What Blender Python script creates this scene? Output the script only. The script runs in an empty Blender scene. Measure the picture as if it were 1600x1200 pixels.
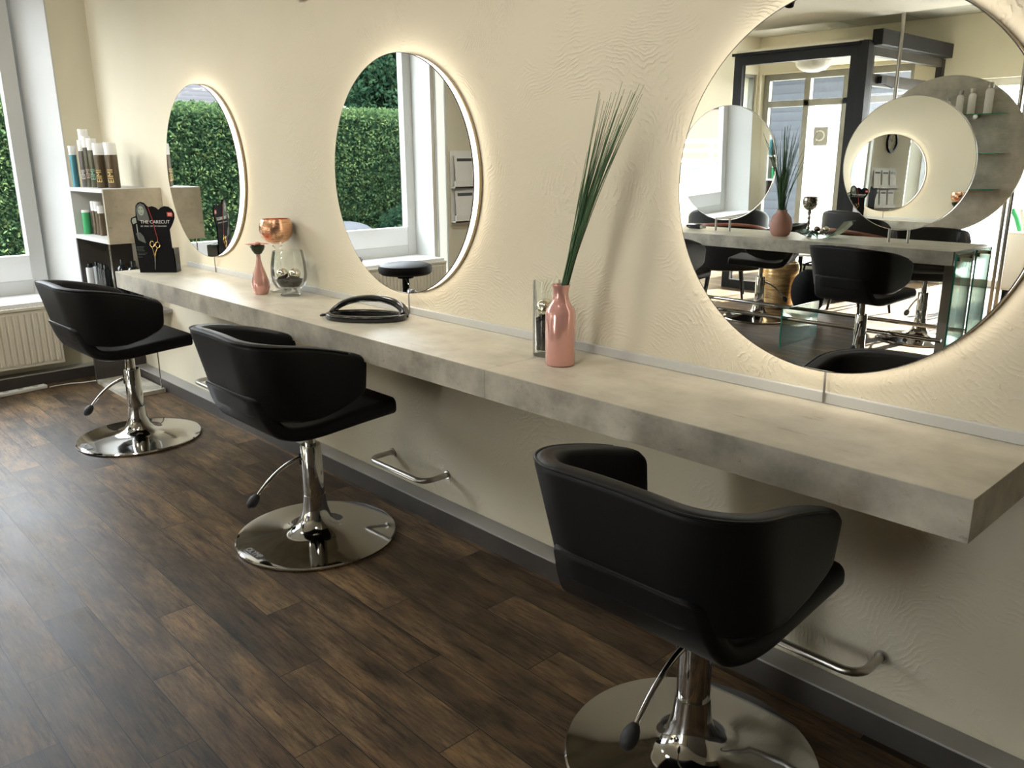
import bpy, bmesh, math, random
import numpy as np
from mathutils import Vector, Matrix
random.seed(7); rng = np.random.RandomState(7)
scene = bpy.context.scene
PI = math.pi
COL = scene.collection

# ------------------------------------------------------------------ camera
def R(a): return math.radians(a)
YAW, PITCH, ROLL = R(43.186), R(15.295), R(-0.356)
_f = Vector((-math.cos(YAW)*math.cos(PITCH), math.sin(YAW)*math.cos(PITCH), -math.sin(PITCH)))
_r = _f.cross(Vector((0, 0, 1))).normalized(); _u = _r.cross(_f)
_c, _s = math.cos(ROLL), math.sin(ROLL)
_r2 = _r*_c + _u*_s; _u2 = _u*_c - _r*_s
cd = bpy.data.cameras.new('camera'); cam = bpy.data.objects.new('camera', cd); COL.objects.link(cam)
M = Matrix.Identity(4)
for i in range(3):
    M[i][0] = _r2[i]; M[i][1] = _u2[i]; M[i][2] = -_f[i]
M[0][3], M[1][3], M[2][3] = 0.0, -1.7951, 1.3041
cam.matrix_world = M
cd.sensor_width = 36; cd.lens = 36*1301.47/1600; cd.clip_start = .02; cd.clip_end = 300
scene.camera = cam

# ------------------------------------------------------------------ world, sun, exposure
w = bpy.data.worlds.new('sky'); scene.world = w; w.use_nodes = True
nt = w.node_tree; nt.nodes.clear()
out = nt.nodes.new('ShaderNodeOutputWorld'); bg = nt.nodes.new('ShaderNodeBackground')
tc = nt.nodes.new('ShaderNodeTexCoord'); sp = nt.nodes.new('ShaderNodeSeparateXYZ'); cr = nt.nodes.new('ShaderNodeValToRGB')
cr.color_ramp.elements[0].position = .0; cr.color_ramp.elements[0].color = (.97, .98, 1, 1)
cr.color_ramp.elements[1].position = .8; cr.color_ramp.elements[1].color = (.80, .89, 1, 1)
nt.links.new(tc.outputs['Generated'], sp.inputs[0]); nt.links.new(sp.outputs['Z'], cr.inputs[0])
nt.links.new(cr.outputs[0], bg.inputs[0]); bg.inputs[1].default_value = 6.5
nt.links.new(bg.outputs[0], out.inputs[0])
SUN_DIR = Vector((-.13, 1.0, -.52)).normalized()
sl = bpy.data.lights.new('sun', 'SUN'); sl.energy = 32; sl.angle = R(.6); sl.color = (1, .94, .84)
so = bpy.data.objects.new('sun', sl); COL.objects.link(so); so.rotation_euler = SUN_DIR.to_track_quat('-Z', 'Y').to_euler()
vs = scene.view_settings
vs.view_transform = 'Standard'; vs.look = 'None'; vs.gamma = 1; vs.use_curve_mapping = False; vs.exposure = 1.2
cy = scene.cycles
cy.max_bounces = 12; cy.diffuse_bounces = 5; cy.glossy_bounces = 7; cy.transmission_bounces = 6; cy.transparent_max_bounces = 24
cy.caustics_reflective = False; cy.caustics_refractive = False; cy.sample_clamp_indirect = 4; cy.blur_glossy = .5
cy.use_denoising = True

def portal(loc, rot, sx, sy):
    l = bpy.data.lights.new('window_portal', 'AREA'); l.shape = 'RECTANGLE'; l.size = sx; l.size_y = sy
    l.cycles.is_portal = True
    o = bpy.data.objects.new('window_portal', l); COL.objects.link(o); o.location = loc; o.rotation_euler = rot
portal((-5.9, -1.5, 1.45), (0, R(-90), 0), 1.9, 2.3)     # end-wall window (emits towards +x)
portal((-5.9, -4.6, 1.45), (0, R(-90), 0), 1.9, 1.5)
portal((-2.2, -7.6, 1.05), (R(90), 0, 0), 2.1, 2.0)      # shop window
portal((-4.6, -7.6, 1.15), (R(90), 0, 0), 1.8, 2.2)

# ------------------------------------------------------------------ materials
MATS = {}
class N:
    def __init__(s, name):
        s.m = bpy.data.materials.new(name); s.m.use_nodes = True; s.t = s.m.node_tree; s.t.nodes.clear()
        s.out = s.t.nodes.new('ShaderNodeOutputMaterial'); MATS[name] = s.m
    def n(s, typ, **k):
        nd = s.t.nodes.new('ShaderNode'+typ)
        ins = k.pop('ins', {})
        for a, v in k.items(): setattr(nd, a, v)
        for a, v in ins.items():
            if isinstance(v, bpy.types.NodeSocket): s.t.links.new(v, nd.inputs[a])
            else: nd.inputs[a].default_value = v
        return nd
    def l(s, a, b): s.t.links.new(a, b)
    def math(s, op, a, b=0., c=None):
        d = {0: a, 1: b}
        if c is not None: d[2] = c
        return s.n('Math', operation=op, ins=d).outputs[0]
    def ramp(s, fac, stops, interp='LINEAR'):
        nd = s.n('ValToRGB'); nd.color_ramp.interpolation = interp
        el = nd.color_ramp.elements
        while len(el) < len(stops): el.new(.5)
        for e, (p, c) in zip(el, stops):
            e.position = p; e.color = (*c, 1) if len(c) == 3 else c
        s.l(fac, nd.inputs[0]); return nd.outputs[0]
    def mix(s, f, a, b, mode='MIX'):
        nd = s.n('Mix', data_type='RGBA', blend_type=mode)
        for k, v in ((0, f), (6, a), (7, b)):
            if isinstance(v, bpy.types.NodeSocket): s.l(v, nd.inputs[k])
            else: nd.inputs[k].default_value = (*v, 1) if isinstance(v, tuple) and len(v) == 3 else v
        return nd.outputs[2]
    def pos(s, obj=False):
        return s.n('TexCoord').outputs['Object'] if obj else s.n('NewGeometry').outputs['Position']
    def noise(s, vec, scale, detail=4, rough=.55, sc=None):
        if sc is not None:
            vec = s.n('Mapping', ins={0: vec, 'Scale': sc}).outputs[0]
        return s.n('TexNoise', ins={'Vector': vec, 'Scale': scale, 'Detail': detail, 'Roughness': rough}).outputs[0]
    def bsdf(s, **k):
        nd = s.n('BsdfPrincipled')
        for a, v in k.items():
            a = {'base': 'Base Color', 'rough': 'Roughness', 'metal': 'Metallic', 'normal': 'Normal', 'spec': 'Specular IOR Level',
                 'coat': 'Coat Weight', 'coatr': 'Coat Roughness', 'em': 'Emission Color', 'ems': 'Emission Strength', 'sheen': 'Sheen Weight',
                 'trans': 'Transmission Weight', 'aniso': 'Anisotropic'}.get(a, a)
            if isinstance(v, bpy.types.NodeSocket): s.l(v, nd.inputs[a])
            else: nd.inputs[a].default_value = (*v, 1) if isinstance(v, tuple) and len(v) == 3 else v
        s.l(nd.outputs[0], s.out.inputs[0]); return nd
    def bump(s, h, strength=.3, dist=.01):
        return s.n('Bump', ins={'Height': h, 'Strength': strength, 'Distance': dist}).outputs[0]

def simple(name, col, rough=.5, metal=0., nscale=0, namt=.12, bump=0, **k):
    m = N(name)
    base = col
    if nscale:
        nz = m.noise(m.pos(True), nscale)
        base = m.ramp(nz, [(.25, tuple(c*(1-namt) for c in col)), (.75, tuple(min(1, c*(1+namt)) for c in col))])
        if bump: k['normal'] = m.bump(nz, bump, .002)
    m.bsdf(base=base, rough=rough, metal=metal, **k); return m.m

# plaster wall with trowel arcs
m = N('plaster'); p = m.pos()
big = m.noise(p, 1.1, 3); fine = m.noise(p, 38, 5, .65)
warp = m.n('TexNoise', ins={'Vector': p, 'Scale': 2.3, 'Detail': 2.}).outputs[1]
wp = m.n('VectorMath', operation='MULTIPLY_ADD', ins={0: warp, 1: (.22, .22, .22), 2: p}).outputs[0]
vor = m.n('TexVoronoi', ins={'Vector': wp, 'Scale': 1.75, 'Randomness': 1.})
dist = vor.outputs['Distance']
jit = m.noise(p, 14, 3)
rings = m.math('SINE', m.math('ADD', m.math('MULTIPLY', dist, 330.), m.math('MULTIPLY', jit, 26.)))
rings = m.math('POWER', m.math('MULTIPLY_ADD', rings, .5, .5), 2.5)
mask = m.ramp(m.noise(p, 3.1, 4, .6), [(.44, (0, 0, 0)), (.60, (1, 1, 1))])
sepp = m.n('SeparateXYZ', ins={0: p}).outputs['X']
near = m.n('MapRange', ins={0: sepp, 1: -4.2, 2: -1.2, 3: .12, 4: 1.}).outputs[0]
broken = m.ramp(m.noise(p, 21, 4, .7), [(.40, (.12, .12, .12)), (.58, (1, 1, 1))])
tex = m.math('MULTIPLY', m.math('MULTIPLY', m.math('MULTIPLY', rings, broken), mask), near)
crumbs = m.math('MULTIPLY', m.ramp(m.noise(p, 55, 3, .7), [(.60, (0, 0, 0)), (.72, (1, 1, 1))]), m.math('MULTIPLY', mask, near))
hgt = m.math('ADD', m.math('ADD', m.math('MULTIPLY', tex, .6), m.math('MULTIPLY', crumbs, .7)), m.math('ADD', m.math('MULTIPLY', fine, .35), m.math('MULTIPLY', big, 2.)))
col = m.ramp(big, [(.3, (.71, .65, .50)), (.7, (.77, .71, .56))])
m.bsdf(base=col, rough=.85, spec=.2, normal=m.bump(hgt, .65, .0045))

m = N('wall_paint'); p = m.pos()
m.bsdf(base=m.ramp(m.noise(p, 1.5, 3), [(.3, (.70, .66, .52)), (.7, (.75, .71, .57))]), rough=.85, spec=.2, normal=m.bump(m.noise(p, 60, 4), .15, .002))
simple('taupe_paint', (.16, .14, .12), .8, nscale=2)  # for the unseen right wall, darkened to cut its bounce light
simple('white_paint', (.60, .60, .575), .5, nscale=4, namt=.03)
simple('ceiling_paint', (.74, .72, .63), .85, nscale=2, namt=.04)
m = N('ceiling_tile'); p = m.pos()
bt = m.n('TexBrick', offset=0., ins={'Vector': p, 'Color1': (.50, .50, .45, 1), 'Color2': (.46, .46, .41, 1), 'Mortar': (.3, .3, .27, 1), 'Scale': 1., 'Mortar Size': .008, 'Brick Width': .62, 'Row Height': .62})
m.bsdf(base=bt.outputs[0], rough=.8)

# wood plank floor
m = N('floor_planks'); p = m.pos()
sx = m.n('SeparateXYZ', ins={0: p}); X, Y = sx.outputs['X'], sx.outputs['Y']
PW, PL = .1225, .815
yr = m.math('DIVIDE', m.math('ADD', Y, 1.07), PW); row = m.math('FLOOR', yr)
hrow = m.n('TexWhiteNoise', noise_dimensions='1D', ins={'W': row}).outputs[0]
xr = m.math('ADD', m.math('DIVIDE', m.math('ADD', X, 2.31), PL), m.math('FRACT', m.math('MULTIPLY', row, .37)))
colm = m.math('FLOOR', xr)
cv = m.n('CombineXYZ', ins={0: colm, 1: row, 2: 0.}).outputs[0]
wn = m.n('TexWhiteNoise', noise_dimensions='2D', ins={'Vector': cv}); rnd = wn.outputs[0]
off = m.n('VectorMath', operation='SCALE', ins={0: wn.outputs[1], 3: 9.}).outputs[0]
pv = m.n('VectorMath', operation='ADD', ins={0: p, 1: off}).outputs[0]
grain = m.noise(pv, 1., 8, .72, (16, 150, 5)); patch = m.noise(pv, 1., 6, .68, (2.8, 9., 1)); patch2 = m.noise(pv, 1., 3, .5, (5, 16, 1))
streak = m.noise(pv, 1., 7, .75, (3.0, 36, 1))
c1 = m.ramp(patch, [(.32, (.022, .014, .009)), (.43, (.060, .036, .020)), (.54, (.115, .074, .040)), (.68, (.22, .145, .078))])
c2 = m.ramp(patch2, [(.38, (.035, .028, .020)), (.52, (.105, .076, .044)), (.64, (.17, .105, .056))])
c = m.mix(.45, c1, c2)
dk = m.ramp(rnd, [(0, (.5, .5, .5)), (.5, (1, 1, 1)), (1, (1.35, 1.3, 1.2))])
c = m.mix(1., c, dk, 'MULTIPLY')
c = m.mix(1., c, m.ramp(grain, [(.32, (.45, .43, .42)), (.48, (1, 1, 1)), (.68, (1.5, 1.42, 1.25))]), 'MULTIPLY')
c = m.mix(1., c, m.ramp(streak, [(.36, (.35, .31, .28)), (.46, (1, 1, 1)), (.62, (1.1, 1.08, 1.0)), (.70, (1.5, 1.4, 1.15))]), 'MULTIPLY')
def edge(fr, wdt):
    f = m.math('FRACT', fr); d = m.math('MINIMUM', f, m.math('SUBTRACT', 1., f)); return m.math('LESS_THAN', d, wdt)
gap = m.math('MAXIMUM', edge(yr, .010), edge(xr, .0016))
c = m.mix(gap, c, (.012, .009, .007))
hh = m.math('SUBTRACT', m.math('MULTIPLY', grain, .5), m.math('MULTIPLY', gap, 1.))
rr = m.math('MULTIPLY_ADD', patch, .22, .36)
m.bsdf(base=c, rough=rr, spec=.32, normal=m.bump(hh, .35, .002))

# concrete-look laminate
def concrete(name, a, b, sc, stretch, rough=.42):
    m = N(name); p = m.pos()
    n1 = m.noise(p, 1., 6, .62, stretch); n2 = m.noise(p, 9., 5, .6); n3 = m.noise(p, 1., 4, .7, tuple(x*3.2 for x in stretch))
    c = m.ramp(n1, [(.32, a), (.62, b)])
    c = m.mix(.6, c, m.ramp(n2, [(.3, tuple(x*.86 for x in a)), (.7, tuple(min(1, x*1.06) for x in b))]))
    c = m.mix(1., c, m.ramp(n3, [(.27, (.72, .68, .62)), (.37, (1, 1, 1))]), 'MULTIPLY')
    m.bsdf(base=c, rough=rough, spec=.45, normal=m.bump(n2, .05, .001)); return m.m
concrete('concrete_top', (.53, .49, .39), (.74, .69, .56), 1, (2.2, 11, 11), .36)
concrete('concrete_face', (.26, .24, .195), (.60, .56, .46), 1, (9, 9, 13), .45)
concrete('concrete_panel', (.33, .29, .215), (.50, .45, .345), 1, (5, 5, 7), .45)
concrete('concrete_disc', (.34, .34, .29), (.56, .55, .48), 1, (3, 3, 14), .5)

m = N('black_leather'); p = m.pos(True)
m.bsdf(base=(.0065, .0065, .007), rough=.5, spec=.26, normal=m.bump(m.noise(p, 420, 2), .12, .0006))
m = N('chrome'); m.bsdf(base=(.55, .54, .52), rough=.07, metal=1.)
m = N('brushed_steel'); p = m.pos(True); m.bsdf(base=(.46, .44, .40), rough=m.math('MULTIPLY_ADD', m.noise(p, 60), .12, .24), metal=1.)
m = N('mirror'); m.bsdf(base=(.90, .915, .90), rough=.0, metal=1.)
m = N('light_ring'); e = m.n('Emission', ins={0: (1, .90, .77, 1), 1: 2.5}); m.l(e.outputs[0], m.out.inputs[0])
simple('bronze_frame', (.42, .34, .22), .4, .6)
simple('dark_edge', (.06, .055, .05), .4)
simple('black_plastic', (.012, .012, .013), .16, spec=.6)
simple('knob_black', (.02, .02, .02), .55)
simple('black_matt', (.005, .005, .006), .7, spec=.12, nscale=30)
simple('cord_grey', (.22, .21, .19), .5)
simple('base_grey', (.36, .355, .34), .45, nscale=5, namt=.05)
simple('base_dark', (.055, .048, .042), .45, nscale=9, namt=.2)
simple('radiator_enamel', (.78, .74, .63), .35, nscale=3, namt=.03)
simple('sill_white', (.86, .86, .85), .4, nscale=3, namt=.02)
simple('white_plastic', (.78, .78, .75), .4, nscale=5, namt=.02)
simple('frame_black', (.010, .011, .012), .45, nscale=8, spec=.2)
simple('frame_bronze', (.045, .040, .032), .45, nscale=8, spec=.25)
simple('frame_olive', (.27, .27, .24), .45, nscale=8)
m = N('rose_metal'); p = m.pos(True)
m.bsdf(base=(.80, .43, .38), rough=.14, metal=.35, coat=.8, coatr=.03)
m = N('rose_matte'); p = m.pos(True); m.bsdf(base=(.50, .27, .22), rough=.6)
m = N('copper'); p = m.pos(True); hz = m.noise(p, 1., 3, .6, (30, 30, 260))
m.bsdf(base=m.ramp(hz, [(.3, (.72, .32, .18)), (.6, (.92, .58, .38))]), rough=.18, metal=.9, normal=m.bump(hz, .5, .002))
m = N('gold_basket'); p = m.pos(True); hz = m.noise(p, 1., 2, .6, (12, 12, 60))
m.bsdf(base=m.ramp(hz, [(.3, (.45, .27, .11)), (.6, (.85, .60, .30))]), rough=.3, metal=.8, normal=m.bump(hz, .7, .004))
m = N('silver_mosaic'); p = m.pos(True); vz = m.n('TexVoronoi', ins={'Vector': p, 'Scale': 70.})
m.bsdf(base=m.ramp(vz.outputs['Distance'], [(.1, (.62, .58, .5)), (.6, (.2, .18, .15))]), rough=.2, metal=.8, normal=m.bump(vz.outputs['Distance'], .6, .003))
m = N('silver_ball'); m.bsdf(base=(.80, .74, .62), rough=.12, metal=1.)
simple('stones_dark', (.045, .032, .026), .8, nscale=60, namt=.5, bump=.4)
def glass(name, tint, f0=.10, rough=0., ior=1.45):
    m = N(name)
    tr = m.n('BsdfTransparent', ins={0: (*tint, 1)}); gl = m.n('BsdfGlossy', ins={0: (1, 1, 1, 1), 'Roughness': rough})
    lw = m.n('Fresnel', ins={0: ior}); f = m.math('MINIMUM', m.math('MULTIPLY_ADD', lw.outputs[0], 1.0, f0*.2), .9)
    mx = m.n('MixShader', ins={0: f, 1: tr.outputs[0], 2: gl.outputs[0]}); m.l(mx.outputs[0], m.out.inputs[0])
glass('clear_glass', (.97, .985, .98), .1, 0., 1.22); glass('window_glass', (.97, .985, .975), 0., 0., 1.16); glass('green_glass', (.80, .95, .89), .15)
simple('glass_edge', (.03, .30, .22), .15)
m = N('frosted_pane')
tl = m.n('BsdfTranslucent', ins={0: (.95, .95, .94, 1)}); df = m.n('BsdfDiffuse', ins={0: (.85, .85, .84, 1)})
mx = m.n('MixShader', ins={0: .2, 1: tl.outputs[0], 2: df.outputs[0]}); m.l(mx.outputs[0], m.out.inputs[0])
m = N('grass_green'); p = m.pos(True); m.bsdf(base=m.ramp(m.noise(p, 6), [(.3, (.035, .095, .04)), (.7, (.09, .19, .07))]), rough=.45)
simple('leaf_dark', (.035, .06, .02), .5)
simple('petal', (.75, .36, .28), .5)
simple('paper_white', (.82, .81, .77), .6, nscale=5, namt=.03)
simple('paper_grey', (.32, .33, .34), .6); simple('print_dark', (.05, .05, .05), .6)
simple('red_label', (.55, .04, .03), .4); simple('print_grey', (.38, .39, .37), .6); simple('print_hair', (.10, .11, .10), .6)
simple('print_skin', (.34, .38, .31), .6); simple('gold_metal', (.75, .55, .25), .25, 1.)
simple('cap_white', (.86, .86, .84), .35); simple('can_brown', (.115, .085, .05), .3, .3); simple('can_olive', (.10, .095, .06), .3, .3)
simple('can_grey', (.14, .13, .115), .3, .3); simple('can_blue', (.10, .30, .36), .3, .3); simple('can_green', (.06, .42, .16), .35)
simple('print_white', (.80, .80, .78), .5); simple('print_gold', (.75, .55, .2), .4); simple('print_teal', (.25, .55, .42), .5); simple('print_pink', (.6, .42, .36), .5)
simple('tube_white', (.72, .74, .73), .25); simple('tube_grey', (.30, .32, .33), .2, .3); simple('tube_black', (.010, .014, .016), .15)
simple('leather_brown', (.20, .085, .055), .45, nscale=20); simple('pale_green', (.62, .80, .66), .5)
simple('asphalt', (.026, .030, .034), .85, nscale=3, namt=.15); simple('paving', (.62, .60, .57), .85, nscale=4, namt=.08)
m = N('roof_tiles'); p = m.pos()
bt = m.n('TexWave', wave_type='BANDS', bands_direction='Z', wave_profile='SAW', ins={'Vector': p, 'Scale': 3.6, 'Distortion': .35, 'Detail': 2.})
m.bsdf(base=m.ramp(bt.outputs['Fac'], [(0, (.006, .005, .005)), (.25, (.020, .016, .017)), (1, (.032, .026, .027))]), rough=.7)
m = N('siding'); p = m.pos()
bt = m.n('TexWave', wave_type='BANDS', bands_direction='Z', wave_profile='SAW', ins={'Vector': p, 'Scale': 2.0})
m.bsdf(base=m.ramp(bt.outputs['Fac'], [(0, (.010, .012, .014)), (.15, (.028, .031, .036)), (1, (.038, .043, .050))]), rough=.7)
simple('stucco', (.62, .56, .45), .85, nscale=3); simple('barn_brown', (.038, .027, .022), .8, nscale=6)
def foliage(name, a, b, c):
    m = N(name); p = m.pos(); 
    nz = m.noise(p, 7., 3); col = m.ramp(nz, [(.3, a), (.5, b), (.72, c)])
    d = m.n('BsdfDiffuse', ins={0: col}); t = m.n('BsdfTranslucent', ins={0: col})
    mx = m.n('MixShader', ins={0: .35, 1: d.outputs[0], 2: t.outputs[0]}); m.l(mx.outputs[0], m.out.inputs[0])
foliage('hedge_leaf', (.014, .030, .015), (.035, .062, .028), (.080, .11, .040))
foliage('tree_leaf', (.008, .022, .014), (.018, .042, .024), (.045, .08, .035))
simple('bark', (.09, .06, .04), .9, nscale=9); simple('boulder', (.045, .046, .05), .8, nscale=6); simple('car_paint', (.10, .13, .15), .2, .3)

# ------------------------------------------------------------------ mesh builder
class MB:
    def __init__(s): s.v = []; s.f = []; s.mi = []; s.cur = 0
    def add(s, vs, fs):
        b = len(s.v); s.v += [tuple(v) for v in vs]; s.f += [tuple(i+b for i in f) for f in fs]; s.mi += [s.cur]*len(fs); return s
    def box(s, x0, x1, y0, y1, z0, z1):
        if x0 > x1: x0, x1 = x1, x0
        if y0 > y1: y0, y1 = y1, y0
        if z0 > z1: z0, z1 = z1, z0
        v = [(x, y, z) for z in (z0, z1) for y in (y0, y1) for x in (x0, x1)]
        return s.add(v, [(0, 2, 3, 1), (4, 5, 7, 6), (0, 1, 5, 4), (2, 6, 7, 3), (0, 4, 6, 2), (1, 3, 7, 5)])
    def obox(s, c, ax, ay, az):       # oriented box: centre, half-axis vectors
        c, ax, ay, az = map(Vector, (c, ax, ay, az))
        v = [c+ax*i+ay*j+az*k for k in (-1, 1) for j in (-1, 1) for i in (-1, 1)]
        return s.add(v, [(0, 2, 3, 1), (4, 5, 7, 6), (0, 1, 5, 4), (2, 6, 7, 3), (0, 4, 6, 2), (1, 3, 7, 5)])
    def lathe(s, prof, c=(0, 0, 0), seg=40, axis='z'):
        b = []; n = len(prof)
        for i in range(seg):
            a = 2*PI*i/seg
            for r, z in prof:
                p = (r*math.cos(a), r*math.sin(a), z)
                if axis == 'y': p = (p[0], z, p[1])
                b.append((p[0]+c[0], p[1]+c[1], p[2]+c[2]))
        f = []
        for i in range(seg):
            j = (i+1) % seg
            for k in range(n-1):
                q = (i*n+k, j*n+k, j*n+k+1, i*n+k+1)
                if axis == 'y': q = q[::-1]
                f.append(q)
        return s.add(b, f)
    def tube(s, path, r, seg=12, cap=True):
        path = [Vector(p) for p in path]; n = len(path)
        rs = r if hasattr(r, '__len__') else [r]*n
        T = [(path[min(i+1, n-1)]-path[max(i-1, 0)]).normalized() for i in range(n)]
        up = Vector((0, 0, 1)) if abs(T[0].z) < .9 else Vector((1, 0, 0))
        nx = T[0].cross(up).normalized(); v = []
        for i in range(n):
            nx = (nx-T[i]*nx.dot(T[i])).normalized(); ny = T[i].cross(nx)
            for k in range(seg):
                a = 2*PI*k/seg; v.append(path[i]+(nx*math.cos(a)+ny*math.sin(a))*rs[i])
        f = [(i*seg+k, i*seg+(k+1) % seg, (i+1)*seg+(k+1) % seg, (i+1)*seg+k) for i in range(n-1) for k in range(seg)]
        if cap: f += [tuple(range(seg))[::-1], tuple(range((n-1)*seg, n*seg))]
        return s.add(v, f)
    def loft(s, loops, cap=True):
        k = len(loops[0]); v = [p for l in loops for p in l]; n = len(loops)
        f = [(i*k+j, i*k+(j+1) % k, (i+1)*k+(j+1) % k, (i+1)*k+j) for i in range(n-1) for j in range(k)]
        if cap: f += [tuple(range(k))[::-1], tuple(range((n-1)*k, n*k))]
        return s.add(v, f)
    def sphere(s, c, r, seg=24, ring=14, sc=(1, 1, 1)):
        prof = [(r*math.sin(PI*i/ring)*1., -r*math.cos(PI*i/ring)) for i in range(ring+1)]
        b = len(s.v); s.lathe(prof, (0, 0, 0), seg)
        for i in range(b, len(s.v)):
            x, y, z = s.v[i]; s.v[i] = (x*sc[0]+c[0], y*sc[1]+c[1], z*sc[2]+c[2])
        return s
    def prism(s, poly, frame, t):     # poly in 2D, frame=(origin,u,v,n), extruded by t along n
        o, u, v, n = map(Vector, frame); k = len(poly)
        A = [o+u*a+v*b for a, b in poly]; B = [p+n*t for p in A]
        return s.add(A+B, [tuple(range(k)), tuple(range(2*k-1, k-1, -1))]+[(i, i+k, (i+1) % k+k, (i+1) % k) for i in range(k)])
    def build(s, name, mat, parent=None, loc=None, smooth=35, bevel=0, mats=None):
        me = bpy.data.meshes.new(name); me.from_pydata(s.v, [], s.f)
        for mt in ([mat] + (mats or [])): me.materials.append(MATS[mt])
        if mats: me.polygons.foreach_set('material_index', s.mi)
        bm = bmesh.new(); bm.from_mesh(me)
        bmesh.ops.remove_doubles(bm, verts=bm.verts, dist=1e-6)
        if len(bm.faces) < 30000: bmesh.ops.recalc_face_normals(bm, faces=bm.faces)
        bm.to_mesh(me); bm.free()
        if smooth:
            me.polygons.foreach_set('use_smooth', [True]*len(me.polygons)); me.set_sharp_from_angle(angle=R(smooth))
        o = bpy.data.objects.new(name, me); COL.objects.link(o)
        if parent: o.parent = parent
        if loc: o.location = loc
        if bevel:
            b = o.modifiers.new('bevel', 'BEVEL'); b.width = bevel; b.segments = 2; b.limit_method = 'ANGLE'
        return o
def rrect(hw, hh, r, n=5):            # rounded rectangle loop
    pts = []
    for cx, cyy, a0 in ((hw-r, hh-r, 0), (-hw+r, hh-r, 90), (-hw+r, -hh+r, 180), (hw-r, -hh+r, 270)):
        for i in range(n+1):
            a = R(a0+90*i/n); pts.append((cx+r*math.cos(a), cyy+r*math.sin(a)))
    return pts
def tag(o, label, cat, group=None, kind=None):
    o['label'] = label; o['category'] = cat
    if group: o['group'] = group
    if kind: o['kind'] = kind
    return o
def thing(name, label, cat, loc=(0, 0, 0), rz=0, group=None):
    o = bpy.data.objects.new(name, None); COL.objects.link(o); o.location = loc; o.rotation_euler = (0, 0, rz)
    o.empty_display_size = .05
    return tag(o, label, cat, group)
def struct(o): o['kind'] = 'structure'; return o
def copy_tree(o, loc, rz=None, label=None, group=None):
    c = o.copy(); COL.objects.link(c); c.location = loc
    if rz is not None: c.rotation_euler = (0, 0, rz)
    if label: c['label'] = label
    if group: c['group'] = group
    for ch in list(o.children):
        d = ch.copy(); COL.objects.link(d); d.parent = c
        for g in list(ch.children):
            e = g.copy(); COL.objects.link(e); e.parent = d
    return c
def text(s, size, mat, parent, matrix, name='lettering', ext=.0004, al='CENTER'):
    cu = bpy.data.curves.new(name, 'FONT'); cu.body = s; cu.size = size; cu.extrude = ext; cu.align_x = al; cu.align_y = 'CENTER'
    cu.materials.append(MATS[mat]); o = bpy.data.objects.new(name, cu); COL.objects.link(o); 
    dg = bpy.context.evaluated_depsgraph_get(); me = bpy.data.meshes.new_from_object(o.evaluated_get(dg)); bpy.data.objects.remove(o)
    o = bpy.data.objects.new(name, me); COL.objects.link(o); o.parent = parent; o.matrix_local = matrix
    return o
def frame_mat(o, u, v):
    u = Vector(u).normalized(); v = Vector(v).normalized(); n = u.cross(v); m = Matrix.Identity(4)
    for i in range(3): m[i][0], m[i][1], m[i][2], m[i][3] = u[i], v[i], n[i], o[i]
    return m

# ------------------------------------------------------------------ room shell
XL, XR, YB, ZC = -5.53, 1.6, -7.45, 2.45
WD = .33
struct(MB().box(XL-WD, XR+.2, YB-.25, .2, -.1, 0).build('floor', 'floor_planks', smooth=0))
struct(MB().box(XL-WD, XR+.2, 0, .2, 0, 2.8).build('wall_front', 'plaster', smooth=0))
struct(MB().box(XR, XR+.2, YB, 0, 0, 2.8).build('wall_right', 'taupe_paint', smooth=0))
# end wall with two windows and one narrow frosted sidelight
W1 = (-.21, -2.61); SL = (-2.63, -2.75); W2 = (-3.95, -5.3)
zs, zh = .50, 2.38
b = MB()
b.prism([(XL, 0), (XL, W1[0]), (XL-WD, -.335), (XL-WD, 0)], ((0, 0, 0), (1, 0, 0), (0, 1, 0), (0, 0, 1)), 2.8)
b.box(XL-WD, XL, W1[1], W1[0]-.0, 0, zs-.03).box(XL-WD, XL, W1[1], W1[0], zh, 2.8)
b.box(XL-.10, XL, W1[1]-.02, W1[1], 0, 2.8)
b.box(XL-WD, XL-.10, W1[1]-.02, W1[1], 0, 2.8)
b.box(XL-WD, XL, SL[1], SL[0], 0, .3).box(XL-WD, XL, SL[1], SL[0], zh, 2.8)
b.box(XL-WD, XL, W2[0], SL[1], 0, 2.8).box(XL-WD, XL, W2[1], W2[0], 0, zs).box(XL-WD, XL, W2[1], W2[0], zh, 2.8).box(XL-WD, XL, -5.85, W2[1], 0, 2.8).box(XL-WD, XL, YB, -7.42, 0, 2.8).box(XL-WD, XL, -7.05, -5.85, 0, 2.8).box(XL-WD, XL, -7.42, -7.05, 0, .1).box(XL-WD, XL, -7.42, -7.05, 2.2, 2.8)
struct(b.build('wall_left', 'wall_paint', smooth=0))
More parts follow.
